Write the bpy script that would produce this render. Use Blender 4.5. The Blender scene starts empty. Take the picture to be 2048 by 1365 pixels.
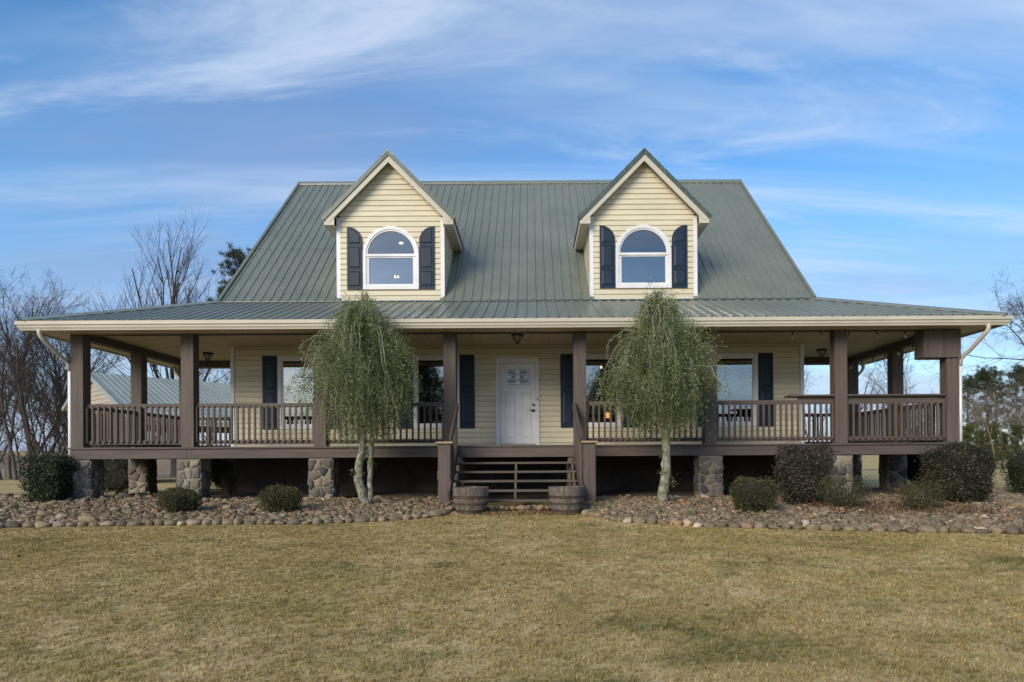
import bpy, bmesh, math, random
import numpy as np
from mathutils import Vector, Matrix, Euler
R = math.radians
random.seed(7)
S = bpy.context.scene
COL = S.collection

# ------------------------------------------------------------------ camera
cd = bpy.data.cameras.new('camera'); cam = bpy.data.objects.new('camera', cd); COL.objects.link(cam)
cd.sensor_width = 36.0; cd.lens = 24.0
cd.shift_x = -0.02026; cd.shift_y = 0.1155
cd.clip_end = 4000
cam.matrix_world = (Matrix.Translation((0.3435, -14.84, 0.92)) @ Matrix.Rotation(R(-0.092), 4, 'Z')
                    @ Matrix.Rotation(R(90), 4, 'X') @ Matrix.Rotation(R(-0.349), 4, 'Z'))
S.camera = cam

# ------------------------------------------------------------------ sky and sun
SUN_AZ, SUN_EL = R(-146), R(26)            # azimuth from +Y, clockwise
w = bpy.data.worlds.new('World'); S.world = w; w.use_nodes = True
nt = w.node_tree; N = nt.nodes; L = nt.links; N.clear()
def wn(t, **k):
    n = N.new(t)
    for a, b in k.items(): setattr(n, a, b)
    return n
out = wn('ShaderNodeOutputWorld'); bg = wn('ShaderNodeBackground'); bg.inputs['Strength'].default_value = 0.092
sky = wn('ShaderNodeTexSky', sky_type='NISHITA', sun_disc=False, sun_elevation=SUN_EL, sun_rotation=SUN_AZ,
         air_density=1.0, dust_density=0.6, ozone_density=1.6, altitude=100)
tc = wn('ShaderNodeTexCoord'); sep = wn('ShaderNodeSeparateXYZ'); L.new(tc.outputs['Generated'], sep.inputs[0])
def wm(op, a, b=None, clamp=False):
    n = wn('ShaderNodeMath', operation=op, use_clamp=clamp)
    for i, v in enumerate((a, b)):
        if v is None: continue
        if isinstance(v, (int, float)): n.inputs[i].default_value = v
        else: L.new(v, n.inputs[i])
    return n.outputs[0]
zz = wm('ADD', wm('MAXIMUM', sep.outputs['Z'], 0.0), 0.16)
px = wm('DIVIDE', sep.outputs['X'], zz); py = wm('DIVIDE', sep.outputs['Y'], zz)
cmb = wn('ShaderNodeCombineXYZ'); L.new(px, cmb.inputs[0]); L.new(py, cmb.inputs[1])
def cloud(rot, scale, loc, nscale, detail, rough, dist, lo, hi):
    mp = wn('ShaderNodeMapping'); mp.inputs['Rotation'].default_value = (0, 0, R(rot))
    mp.inputs['Scale'].default_value = scale; mp.inputs['Location'].default_value = loc
    L.new(cmb.outputs[0], mp.inputs[0])
    nz = wn('ShaderNodeTexNoise'); nz.inputs['Scale'].default_value = nscale; nz.inputs['Detail'].default_value = detail
    nz.inputs['Roughness'].default_value = rough; nz.inputs['Distortion'].default_value = dist
    L.new(mp.outputs[0], nz.inputs['Vector'])
    mr = wn('ShaderNodeMapRange', interpolation_type='SMOOTHSTEP')
    mr.inputs['From Min'].default_value = lo; mr.inputs['From Max'].default_value = hi
    L.new(nz.outputs['Fac'], mr.inputs['Value']); return mr.outputs[0]
def wmix(f, a, b):
    m = wn('ShaderNodeMix', data_type='RGBA'); 
    if isinstance(f, float): m.inputs['Factor'].default_value = f
    else: L.new(f, m.inputs['Factor'])
    for s, v in (('A', a), ('B', b)):
        i = [q for q in m.inputs if q.name == s and q.type == 'RGBA'][0]
        if isinstance(v, tuple): i.default_value = v
        else: L.new(v, i)
    return [q for q in m.outputs if q.type == 'RGBA'][0]
veil = cloud(-24, (0.42, 1.1, 1), (3.1, 1.7, 0), 1.0, 6, .58, .5, .38, .70)      # broad thin lavender sheets
cirr = cloud(-30, (0.26, 1.5, 1), (1.3, 4.2, 0), 0.85, 8, .56, .45, .48, .70)      # streaks of cirrus
fine = cloud(-22, (0.55, 1.8, 1), (7.3, 2.2, 0), 1.5, 10, .64, .6, .51, .76)
hs = wn('ShaderNodeHueSaturation'); hs.inputs['Saturation'].default_value = 1.32; hs.inputs['Value'].default_value = 1.0; L.new(sky.outputs[0], hs.inputs['Color'])
c1 = wmix(wm('MULTIPLY', veil, .62), hs.outputs[0], (1.45, 1.90, 3.05, 1))
c2 = wmix(wm('MULTIPLY', cirr, .78), c1, (3.7, 4.2, 4.9, 1))
c3 = wmix(wm('MULTIPLY', fine, .62), c2, (3.5, 4.0, 4.8, 1))
hz = wm('MULTIPLY', wm('POWER', wm('SUBTRACT', 1.0, wm('MAXIMUM', sep.outputs['Z'], 0.0)), 6.0), .86)
c4 = wmix(hz, c3, (1.55, 2.05, 3.35, 1))
L.new(c4, bg.inputs['Color']); L.new(bg.outputs[0], out.inputs[0])

sd = Vector((math.sin(SUN_AZ) * math.cos(SUN_EL), math.cos(SUN_AZ) * math.cos(SUN_EL), math.sin(SUN_EL)))
sl = bpy.data.lights.new('sun', 'SUN'); sl.energy = 1.5; sl.angle = R(30); sl.color = (1.0, .88, .70)
so = bpy.data.objects.new('sun', sl); COL.objects.link(so); so.rotation_euler = sd.to_track_quat('Z', 'Y').to_euler()
S.view_settings.view_transform = 'Standard'; S.view_settings.look = 'None'
S.view_settings.exposure = 1.22; S.view_settings.gamma = 1.0; S.view_settings.use_curve_mapping = False
S.render.engine = 'CYCLES'
S.cycles.max_bounces = 8; S.cycles.transparent_max_bounces = 12

# ------------------------------------------------------------------ object helpers
LOC = {}
def link(o, parent=None):
    COL.objects.link(o)
    if parent is not None:
        o.parent = parent
        if parent.name in LOC: o.matrix_parent_inverse = Matrix.Translation(-LOC[parent.name])
    return o
def tag(o, label, cat=None, group=None, kind=None):
    if label: o['label'] = label
    if cat: o['category'] = cat
    if group: o['group'] = group
    if kind: o['kind'] = kind
    return o
def empty(name, loc, parent=None):
    o = bpy.data.objects.new(name, None); o.location = loc; o.empty_display_size = .2
    if parent is not None and parent.name in LOC:
        link(o, parent)
    else: link(o, parent)
    LOC[o.name] = Vector(loc); return o
def local_empty(name, loc, rz=0, sc=1.0):
    o = bpy.data.objects.new(name, None); o.location = loc; o.rotation_euler.z = rz
    o.scale = (sc, sc, sc); COL.objects.link(o); return o
def setmat(me, mat):
    if isinstance(mat, (list, tuple)):
        for m in mat: me.materials.append(m)
    else: me.materials.append(mat)
def mesh(name, V, F, mat, smooth=False):
    me = bpy.data.meshes.new(name); me.from_pydata(V, [], F); setmat(me, mat)
    if smooth: me.polygons.foreach_set('use_smooth', [True] * len(F))
    me.update(); return me
def npmesh(name, V, F, mat, rnd=None, smooth=False):
    me = bpy.data.meshes.new(name); V = np.asarray(V, np.float32); F = np.asarray(F, np.int32); k = F.shape[1]
    me.vertices.add(len(V)); me.vertices.foreach_set('co', V.ravel())
    me.loops.add(F.size); me.loops.foreach_set('vertex_index', F.ravel())
    me.polygons.add(len(F)); me.polygons.foreach_set('loop_start', np.arange(len(F), dtype=np.int32) * k)
    me.polygons.foreach_set('loop_total', np.full(len(F), k, np.int32))
    if smooth: me.polygons.foreach_set('use_smooth', np.ones(len(F), bool))
    setmat(me, mat); me.update(calc_edges=True)
    if rnd is not None:
        a = me.attributes.new('rnd', 'FLOAT', 'FACE'); a.data.foreach_set('value', np.asarray(rnd, np.float32))
    return me
def ob(name, me, parent=None, loc=None, rot=None, scale=None):
    o = bpy.data.objects.new(name, me)
    if loc is not None: o.location = loc
    if rot is not None: o.rotation_euler = rot
    if scale is not None: o.scale = scale
    return link(o, parent)
class MB:
    def __init__(s): s.V = []; s.F = []
    def add(s, V, F):
        n = len(s.V); s.V += [tuple(v) for v in V]; s.F += [tuple(i + n for i in f) for f in F]; return s
    def box(s, x0, x1, y0, y1, z0, z1):
        V = [(x0,y0,z0),(x1,y0,z0),(x1,y1,z0),(x0,y1,z0),(x0,y0,z1),(x1,y0,z1),(x1,y1,z1),(x0,y1,z1)]
        return s.add(V, [(0,3,2,1),(4,5,6,7),(0,1,5,4),(1,2,6,5),(2,3,7,6),(3,0,4,7)])
    def cbox(s, x0, x1, y0, y1, z0, z1, b=.006):     # box with chamfered edges
        bm = bmesh.new(); bmesh.ops.create_cube(bm, size=1)
        for v in bm.verts:
            v.co = Vector(((x0+x1)/2 + v.co.x*(x1-x0), (y0+y1)/2 + v.co.y*(y1-y0), (z0+z1)/2 + v.co.z*(z1-z0)))
        bmesh.ops.bevel(bm, geom=bm.edges[:], offset=b, segments=1, affect='EDGES', profile=.5)
        bm.verts.index_update(); V = [tuple(v.co) for v in bm.verts]; F = [tuple(v.index for v in f.verts) for f in bm.faces]
        bm.free(); return s.add(V, F)
    def beam(s, p, q, wdt, hgt, up=(0,0,1)):         # rectangular bar between two points
        p, q = Vector(p), Vector(q); d = (q - p).normalized(); sd_ = d.cross(Vector(up)).normalized(); u = sd_.cross(d)
        V = []
        for c in (p, q):
            for a, b in ((-1,-1),(1,-1),(1,1),(-1,1)): V.append(c + sd_*a*wdt/2 + u*b*hgt/2)
        return s.add(V, [(3,2,1,0),(4,5,6,7),(0,1,5,4),(1,2,6,5),(2,3,7,6),(3,0,4,7)])
    def tube(s, P, r, n=8, cap=True):
        P = [Vector(p) for p in P]; rr = r if isinstance(r, (list, tuple)) else [r]*len(P); V = []; F = []
        for i, p in enumerate(P):
            d = (P[min(i+1, len(P)-1)] - P[max(i-1, 0)]).normalized()
            a = d.orthogonal().normalized() if i == 0 else (a - d*a.dot(d)).normalized()
            b = d.cross(a)
            for k in range(n):
                t = 2*math.pi*k/n; V.append(p + (a*math.cos(t) + b*math.sin(t))*rr[i])
        for i in range(len(P)-1):
            for k in range(n): F.append((i*n+k, i*n+(k+1)%n, (i+1)*n+(k+1)%n, (i+1)*n+k))
        if cap: F += [tuple(range(n))[::-1], tuple((len(P)-1)*n + k for k in range(n))]
        return s.add(V, F)
    def lathe(s, prof, n, c=(0,0,0)):
        V = []; F = []
        for r, z in prof:
            for k in range(n):
                t = 2*math.pi*k/n; V.append((c[0]+r*math.cos(t), c[1]+r*math.sin(t), c[2]+z))
        for i in range(len(prof)-1):
            for k in range(n): F.append((i*n+k, i*n+(k+1)%n, (i+1)*n+(k+1)%n, (i+1)*n+k))
        return s.add(V, F)
    def build(s, name, mat, parent=None, smooth=False): return ob(name, mesh(name, s.V, s.F, mat, smooth), parent)

# ------------------------------------------------------------------ material helpers
def material(name):
    m = bpy.data.materials.new(name); m.use_nodes = True; t = m.node_tree; t.nodes.clear()
    o = t.nodes.new('ShaderNodeOutputMaterial'); b = t.nodes.new('ShaderNodeBsdfPrincipled'); t.links.new(b.outputs[0], o.inputs[0])
    return m, t, b
def nnoise(t, scale, detail=4, rough=.6, vec='Object', stretch=None, dist=0):
    c = t.nodes.new('ShaderNodeTexCoord'); v = c.outputs[vec] if vec != 'pos' else None
    if vec == 'pos': v = t.nodes.new('ShaderNodeNewGeometry').outputs['Position']
    if stretch:
        mp = t.nodes.new('ShaderNodeMapping'); mp.inputs['Scale'].default_value = stretch; t.links.new(v, mp.inputs[0]); v = mp.outputs[0]
    n = t.nodes.new('ShaderNodeTexNoise'); n.inputs['Scale'].default_value = scale; n.inputs['Detail'].default_value = detail
    n.inputs['Roughness'].default_value = rough; n.inputs['Distortion'].default_value = dist; t.links.new(v, n.inputs['Vector'])
    return n.outputs['Fac']
def ramp(t, fac, stops, interp='LINEAR'):
    r = t.nodes.new('ShaderNodeValToRGB'); cr = r.color_ramp; cr.interpolation = interp
    while len(cr.elements) < len(stops): cr.elements.new(.5)
    for e, (p, c) in zip(cr.elements, stops): e.position = p; e.color = (*c, 1)
    t.links.new(fac, r.inputs[0]); return r.outputs[0]
def cmix(t, fac, a, b, mode='MIX'):
    m = t.nodes.new('ShaderNodeMix'); m.data_type = 'RGBA'; m.blend_type = mode
    if isinstance(fac, (int, float)): m.inputs['Factor'].default_value = fac
    else: t.links.new(fac, m.inputs['Factor'])
    for s, v in (('A', a), ('B', b)):
        i = [q for q in m.inputs if q.name == s and q.type == 'RGBA'][0]
        if isinstance(v, tuple): i.default_value = (*v[:3], 1)
        else: t.links.new(v, i)
    return [q for q in m.outputs if q.type == 'RGBA'][0]
def bump(t, b, h, strength=.3, dist=.01):
    n = t.nodes.new('ShaderNodeBump'); n.inputs['Strength'].default_value = strength; n.inputs['Distance'].default_value = dist
    t.links.new(h, n.inputs['Height']); t.links.new(n.outputs[0], b.inputs['Normal'])
def mr(t, v, a, b, c=0., d=1.):
    m = t.nodes.new('ShaderNodeMapRange'); m.interpolation_type = 'SMOOTHSTEP'
    for i, x in zip(('From Min', 'From Max', 'To Min', 'To Max'), (a, b, c, d)): m.inputs[i].default_value = x
    t.links.new(v, m.inputs['Value']); return m.outputs[0]
def attr(t, name='rnd'):
    a = t.nodes.new('ShaderNodeAttribute'); a.attribute_name = name; return a.outputs['Fac']
def orand(t): return t.nodes.new('ShaderNodeObjectInfo').outputs['Random']
def simple(name, c1, c2, scale=3, rough=.6, stretch=None, var=.0, bmp=0, bscale=60, metal=0, spec=.5, vec='pos', lo=.35, hi=.68):
    m, t, b = material(name)
    col = ramp(t, nnoise(t, scale, 6, .62, vec, stretch), [(lo, c1), (hi, c2)])
    if var:
        v = ramp(t, orand(t), [(0, (1-var,)*3), (1, (1+var,)*3)]); col = cmix(t, 1.0, col, v, 'MULTIPLY')
    t.links.new(col, b.inputs['Base Color']); b.inputs['Roughness'].default_value = rough; b.inputs['Metallic'].default_value = metal
    b.inputs['Specular IOR Level'].default_value = spec
    if bmp: bump(t, b, nnoise(t, bscale, 3, .6, vec, stretch), bmp, .01)
    return m
M = {}
M['siding'] = simple('cream_vinyl', (.575, .530, .395), (.645, .600, .460), 1.3, .55, (1, 1, 2.5), .05, .10, 12, spec=.35)
M['cream'] = simple('cream_trim', (.45, .425, .35), (.54, .51, .425), 1.0, .5, None, .02, spec=.4)
M['ceiling'] = simple('porch_ceiling_vinyl', (.58, .49, .31), (.66, .565, .37), 1.5, .55, None, .05, spec=.3)
M['white'] = simple('white_paint', (.62, .62, .64), (.76, .76, .78), 2.0, .45, None, 0, .05, 60)
M['brown'] = simple('brown_stained_wood', (.076, .060, .052), (.116, .093, .080), 2.2, .62, (7, 7, .5), .07, .25, 40, spec=.3)
M['brownx'] = simple('brown_stained_board', (.076, .060, .052), (.116, .093, .080), 2.2, .62, (.5, 7, 7), .05, .25, 40, spec=.3)
M['navy'] = simple('navy_shutter_paint', (.009, .020, .040), (.014, .029, .054), 3, .45, None, .05, spec=.3)
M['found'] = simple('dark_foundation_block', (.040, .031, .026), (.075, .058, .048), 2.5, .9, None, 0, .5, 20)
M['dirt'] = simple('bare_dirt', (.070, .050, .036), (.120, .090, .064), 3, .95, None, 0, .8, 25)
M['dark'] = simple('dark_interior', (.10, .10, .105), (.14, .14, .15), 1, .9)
M['black'] = simple('black_iron', (.012, .012, .013), (.02, .02, .02), 6, .45)
M['bronze'] = simple('dark_bronze', (.022, .016, .013), (.04, .03, .024), 6, .4, metal=.6)
M['wire'] = simple('black_cable', (.01, .01, .01), (.015, .015, .015), 6, .6)
M['mortar'] = simple('pale_mortar', (.24, .225, .195), (.36, .34, .30), 9, .95, None, 0, .7, 50)
M['capstone'] = simple('tan_sandstone', (.26, .19, .10), (.42, .33, .19), 18, .9, None, 0, .7, 40)
M['road'] = simple('asphalt', (.10, .10, .105), (.15, .15, .155), 4, .9)

def roof_mat(name, a, b_, rough):
    m, t, b = material(name)
    n1 = nnoise(t, .9, 5, .6, 'pos'); n2 = nnoise(t, 14, 4, .7, 'pos', (1, .25, .25))
    col = ramp(t, n1, [(.32, a), (.7, b_)])
    col = cmix(t, mr(t, n2, .42, .75, 0, .35), col, (.20, .215, .19))
    v = ramp(t, orand(t), [(0, (.95, .95, .95)), (1, (1.05, 1.05, 1.05))]); col = cmix(t, 1., col, v, 'MULTIPLY')
    t.links.new(col, b.inputs['Base Color']); b.inputs['Roughness'].default_value = rough
    t.links.new(mr(t, n2, .3, .8, rough-.06, rough+.12), b.inputs['Roughness'])
    b.inputs['Specular IOR Level'].default_value = .8
    bump(t, b, nnoise(t, 3, 3, .5, 'pos', (1, .3, .3)), .30, .02)
    return m
M['roof'] = roof_mat('weathered_green_metal', (.118, .138, .105), (.158, .174, .137), .36)
M['rake'] = roof_mat('green_metal_trim', (.020, .050, .042), (.032, .066, .055), .42)
M['groof'] = roof_mat('grey_green_metal', (.20, .235, .21), (.26, .29, .262), .42)

def glass_mat(name, refl):
    m, t, b = material(name); t.nodes.remove(b)
    o = [n for n in t.nodes if n.type == 'OUTPUT_MATERIAL'][0]
    tr = t.nodes.new('ShaderNodeBsdfTransparent'); tr.inputs[0].default_value = (.80, .83, .86, 1)
    gl = t.nodes.new('ShaderNodeBsdfGlossy'); gl.inputs['Roughness'].default_value = .012; gl.inputs['Color'].default_value = (.86, .86, .86, 1)
    fr = t.nodes.new('ShaderNodeFresnel'); fr.inputs[0].default_value = 1.5
    mx = t.nodes.new('ShaderNodeMixShader'); ad = t.nodes.new('ShaderNodeMath'); ad.operation = 'ADD'; ad.use_clamp = True
    t.links.new(fr.outputs[0], ad.inputs[0]); ad.inputs[1].default_value = refl; t.links.new(ad.outputs[0], mx.inputs[0])
    t.links.new(tr.outputs[0], mx.inputs[1]); t.links.new(gl.outputs[0], mx.inputs[2]); t.links.new(mx.outputs[0], o.inputs[0])
    n = t.nodes.new('ShaderNodeBump'); n.inputs['Strength'].default_value = .03; n.inputs['Distance'].default_value = .02
    t.links.new(nnoise(t, 1.1, 2, .5, 'pos'), n.inputs['Height']); t.links.new(n.outputs[0], gl.inputs['Normal'])
    return m
M['glass'] = glass_mat('coated_window_glass', .19)
M['leadglass'] = glass_mat('leaded_glass', .10)
def emit(name, c, s):
    m, t, b = material(name); b.inputs['Base Color'].default_value = (*c, 1); b.inputs['Emission Color'].default_value = (*c, 1)
    b.inputs['Emission Strength'].default_value = s; return m
M['lit'] = emit('lit_lamp', (1, .70, .32), 2.6)
M['lit2'] = emit('lit_window_lamp', (1, .45, .12), .9)

STONE = [(0, (.058, .055, .056)), (.16, (.135, .122, .104)), (.32, (.215, .180, .130)), (.46, (.085, .076, .074)),
         (.6, (.165, .148, .130)), (.74, (.270, .235, .165)), (.88, (.072, .067, .070)), (1, (.40, .375, .32))]
ROCK = [(0, (0.098, 0.080, 0.062)), (.14, (0.224, 0.170, 0.106)), (.28, (0.138, 0.115, 0.088)), (.42, (0.282, 0.216, 0.136)), (.56, (0.155, 0.118, 0.072)),
        (.70, (0.345, 0.276, 0.189)), (.80, (0.109, 0.089, 0.062)), (.90, (0.247, 0.206, 0.158)), (.965, (0.310, 0.175, 0.079)), (1, (0.529, 0.443, 0.334))]
def stone_mat(name, stops, src, moss=0., interp='LINEAR'):
    m, t, b = material(name)
    base = ramp(t, src(t), stops, interp)
    n = nnoise(t, 16, 7, .68, 'pos', None, .3); col = cmix(t, 1., base, ramp(t, n, [(.3, (.62, .60, .58)), (.7, (1.28, 1.26, 1.22))]), 'MULTIPLY')
    if moss:
        mk = nnoise(t, 1.3, 5, .7, 'pos'); fk = nnoise(t, 22, 5, .7, 'pos')
        mu = t.nodes.new('ShaderNodeMath'); mu.operation = 'MULTIPLY'
        t.links.new(mr(t, mk, .44, .62), mu.inputs[0]); t.links.new(mr(t, fk, .38, .62, 0, moss), mu.inputs[1])
        col = cmix(t, mu.outputs[0], col, (.105, .115, .050))
    t.links.new(col, b.inputs['Base Color']); b.inputs['Roughness'].default_value = .85; b.inputs['Specular IOR Level'].default_value = .3
    bump(t, b, nnoise(t, 45, 5, .65, 'pos'), .45, .012); return m
M['pier_stone'] = stone_mat('field_stone', STONE, orand, 0, 'LINEAR')
M['rock'] = stone_mat('river_stone', ROCK, orand, .35)
M['rocks'] = stone_mat('river_stones', ROCK, lambda t: attr(t), .6)

def leaf_mat(name, stops, rough=.5, trans=.25, spec=.3):
    m, t, b = material(name)
    col = ramp(t, attr(t), stops); t.links.new(col, b.inputs['Base Color'])
    b.inputs['Roughness'].default_value = rough; b.inputs['Specular IOR Level'].default_value = spec
    o = [n for n in t.nodes if n.type == 'OUTPUT_MATERIAL'][0]
    tl = t.nodes.new('ShaderNodeBsdfTranslucent'); t.links.new(col, tl.inputs[0]); mx = t.nodes.new('ShaderNodeMixShader'); mx.inputs[0].default_value = trans
    t.links.new(b.outputs[0], mx.inputs[1]); t.links.new(tl.outputs[0], mx.inputs[2]); t.links.new(mx.outputs[0], o.inputs[0]); return m
M['weep'] = leaf_mat('weeping_holly_leaf', [(0, (.050, .070, .020)), (.35, (.130, .165, .056)), (.7, (.235, .270, .115)), (1, (.42, .44, .25))])
M['box'] = leaf_mat('dark_hedge_leaf', [(0, (.016, .024, .010)), (.5, (.036, .050, .020)), (.85, (.075, .094, .042)), (1, (.14, .15, .075))], .45, .2, .4)
M['boxred'] = leaf_mat('bronze_hedge_leaf', [(0, (.026, .022, .016)), (.45, (.060, .048, .036)), (.8, (.105, .080, .064)), (1, (.15, .120, .085))], .5, .2, .3)
M['boxdark'] = leaf_mat('dark_bronze_hedge_leaf', [(0, (.018, .020, .012)), (.45, (.042, .042, .024)), (.8, (.078, .072, .044)), (1, (.13, .12, .075))], .5, .2, .3)
M['boxg'] = leaf_mat('green_shrub_leaf', [(0, (.030, .032, .013)), (.5, (.075, .076, .030)), (.85, (.130, .118, .052)), (1, (.19, .155, .08))])
M['pine'] = leaf_mat('pine_needles', [(0, (.028, .040, .018)), (.6, (.066, .080, .036)), (1, (.120, .125, .062))])
M['sapling'] = leaf_mat('young_pine_needles', [(0, (.055, .075, .020)), (.6, (.105, .125, .036)), (1, (.16, .165, .06))])
M['litter'] = leaf_mat('dead_leaves', [(0, (.060, .035, .020)), (.5, (.13, .075, .040)), (1, (.26, .17, .09))], .8, .1)
M['bark'] = simple('grey_brown_bark', (.042, .034, .028), (.090, .075, .063), 3, .9, (1, 1, .3), .12, .4, 20)
M['twig'] = simple('brown_twigs', (.040, .030, .025), (.075, .058, .048), 1, .9, None, .1)
M['palebark'] = simple('pale_bark_twigs', (.17, .14, .11), (.26, .22, .18), 1, .9, None, .1)  # paler bark colour of the far right woods
M['paletwig'] = simple('pale_grey_twigs', (.24, .23, .19), (.38, .36, .31), 8, .8)
def lichen():
    m, t, b = material('lichen_bark')
    n = nnoise(t, 15, 6, .7, 'pos', (1, 1, .6), .5); col = ramp(t, n, [(.34, (.060, .050, .036)), (.46, (.14, .13, .095)), (.54, (.24, .245, .185)), (.68, (.40, .42, .34))])
    g = nnoise(t, 5, 4, .6, 'pos'); col = cmix(t, mr(t, g, .5, .68, 0, .55), col, (.16, .18, .06))
    t.links.new(col, b.inputs['Base Color']); b.inputs['Roughness'].default_value = .9; bump(t, b, n, .6, .02); return m
M['lichen'] = lichen()

def ground_col(t, base_scale=1.0):
    big = nnoise(t, .45, 4, .6, 'pos', None, .4); mid = nnoise(t, 2.3, 5, .62, 'pos', None, .3); fine = nnoise(t, 30, 4, .7, 'pos')
    tan = ramp(t, mid, [(.30, (.400, .300, .132)), (.5, (.515, .400, .205)), (.72, (.620, .500, .290))])
    tan = cmix(t, mr(t, big, .42, .62, 0, .75), tan, (.420, .318, .142))
    ol = nnoise(t, 1.4, 6, .72, 'pos', (1, 1.4, 1), .5); tan = cmix(t, mr(t, ol, .40, .66, 0, .55), tan, (.335, .295, .105))
    g = nnoise(t, .75, 6, .7, 'pos', (1, 1.6, 1), .6); col = cmix(t, mr(t, g, .515, .71, 0, .70), tan, (.130, .150, .056))
    return cmix(t, 1., col, ramp(t, fine, [(.25, (.62, .60, .55)), (.75, (1.2, 1.2, 1.2))]), 'MULTIPLY'), fine
def lawn_mat():
    m, t, b = material('dormant_lawn'); col, fine = ground_col(t)
    t.links.new(col, b.inputs['Base Color']); b.inputs['Roughness'].default_value = .95; b.inputs['Specular IOR Level'].default_value = .1
    bump(t, b, fine, .9, .03); return m
def blade_mat():
    m, t, b = material('dormant_grass_blade'); col, fine = ground_col(t)
    v = ramp(t, attr(t), [(0, (.45, .45, .38)), (.5, (1., 1., .97)), (1, (1.60, 1.58, 1.50))]); col = cmix(t, 1., col, v, 'MULTIPLY')
    t.links.new(col, b.inputs['Base Color']); b.inputs['Roughness'].default_value = .8; b.inputs['Specular IOR Level'].default_value = .15
    o = [n for n in t.nodes if n.type == 'OUTPUT_MATERIAL'][0]
    tl = t.nodes.new('ShaderNodeBsdfTranslucent'); t.links.new(col, tl.inputs[0]); mx = t.nodes.new('ShaderNodeMixShader'); mx.inputs[0].default_value = .3
    t.links.new(b.outputs[0], mx.inputs[1]); t.links.new(tl.outputs[0], mx.inputs[2]); t.links.new(mx.outputs[0], o.inputs[0]); return m
M['lawn'] = lawn_mat(); M['blade'] = blade_mat()
M['woodfloor'] = simple('leaf_litter_floor', (.150, .098, .050), (.290, .200, .110), 1.2, .95, None, 0, .6, 12)
def stave_mat():
    m, t, b = material('weathered_oak')
    n = nnoise(t, 9, 6, .65, 'Object', (6, 6, .6), .6); col = ramp(t, n, [(.30, (.045, .034, .026)), (.5, (.115, .095, .078)), (.70, (.225, .212, .195))])
    col = cmix(t, 1., col, ramp(t, orand(t), [(0, (.75, .74, .72)), (1, (1.2, 1.2, 1.22))]), 'MULTIPLY')
    t.links.new(col, b.inputs['Base Color']); b.inputs['Roughness'].default_value = .85; bump(t, b, n, .6, .01); return m
M['stave'] = stave_mat(); M['hoop'] = simple('rusty_hoop', (.045, .028, .022), (.095, .060, .046), 8, .75, None, .1, .3, 40, metal=.3)
M['soil'] = simple('potting_soil', (.018, .015, .013), (.05, .042, .036), 12, .95, None, 0, .8, 30)

# ------------------------------------------------------------------ terrain
def gz(X, Y):
    if Y < 0: z = .045*Y
    elif Y < 3: z = .03*Y
    else: z = .09
    if Y > 14: z -= .010*(min(Y, 46)-14)
    if Y > 50: z += .055*(min(Y, 110)-50)
    return z
def lines(a): return np.array(a, float)
gx = np.unique(np.concatenate([np.linspace(-900, -60, 12), np.linspace(-60, 60, 61), np.linspace(60, 900, 12)]))
gy = np.unique(np.concatenate([np.linspace(-400, -20, 8), np.linspace(-20, 20, 41), np.linspace(20, 110, 24), np.linspace(110, 1500, 10)]))
V = [(x, y, gz(x, y) if y > -40 else -1.8) for y in gy for x in gx]; nx = len(gx)
F = [(j*nx+i, j*nx+i+1, (j+1)*nx+i+1, (j+1)*nx+i) for j in range(len(gy)-1) for i in range(nx-1)]
g = ob('lawn', mesh('lawn', V, F, M['lawn'], True)); g['kind'] = 'structure'; g['label'] = 'dormant tan lawn sloping down from the house'
def sheet(name, pts, mat, dz, label, n=10):
    # quad patch draped on the ground, pts = 4 corners
    a, b_, c, d = [np.array(p, float) for p in pts]; V = []; F = []
    for j in range(n+1):
        for i in range(n+1):
            u, v = i/n, j/n; p = (a*(1-u)+b_*u)*(1-v) + (d*(1-u)+c*u)*v; V.append((p[0], p[1], gz(p[0], p[1])+dz))
    for j in range(n):
        for i in range(n): k = j*(n+1)+i; F.append((k, k+1, k+n+2, k+n+1))
    o = ob(name, mesh(name, V, F, mat, True)); o['kind'] = 'structure'; o['label'] = label; return o
sheet('woodland_floor', [(-90, 20), (-19, 21), (-14, 90), (-140, 90)], M['woodfloor'], .012, 'leaf-strewn floor of the woods left of the house')
sheet('road', [(-26, 40), (40, 46), (40, 49.5), (-26, 43.5)], M['road'], .03, 'grey road beyond the back lawn')
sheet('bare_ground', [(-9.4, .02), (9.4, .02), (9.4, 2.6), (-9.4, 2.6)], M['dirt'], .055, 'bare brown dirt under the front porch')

# ------------------------------------------------------------------ the house
H = empty('farmhouse', (0, 2.34, 0))
tag(H, 'cream-sided farmhouse with green metal roof, two dormers and a wraparound brown porch on stone piers', 'house')
YW, HX, YB = 2.34, 7.19, 14.2
ZD, ZC = 1.23, 3.78                      # deck and porch ceiling
COURSE = .133

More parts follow.
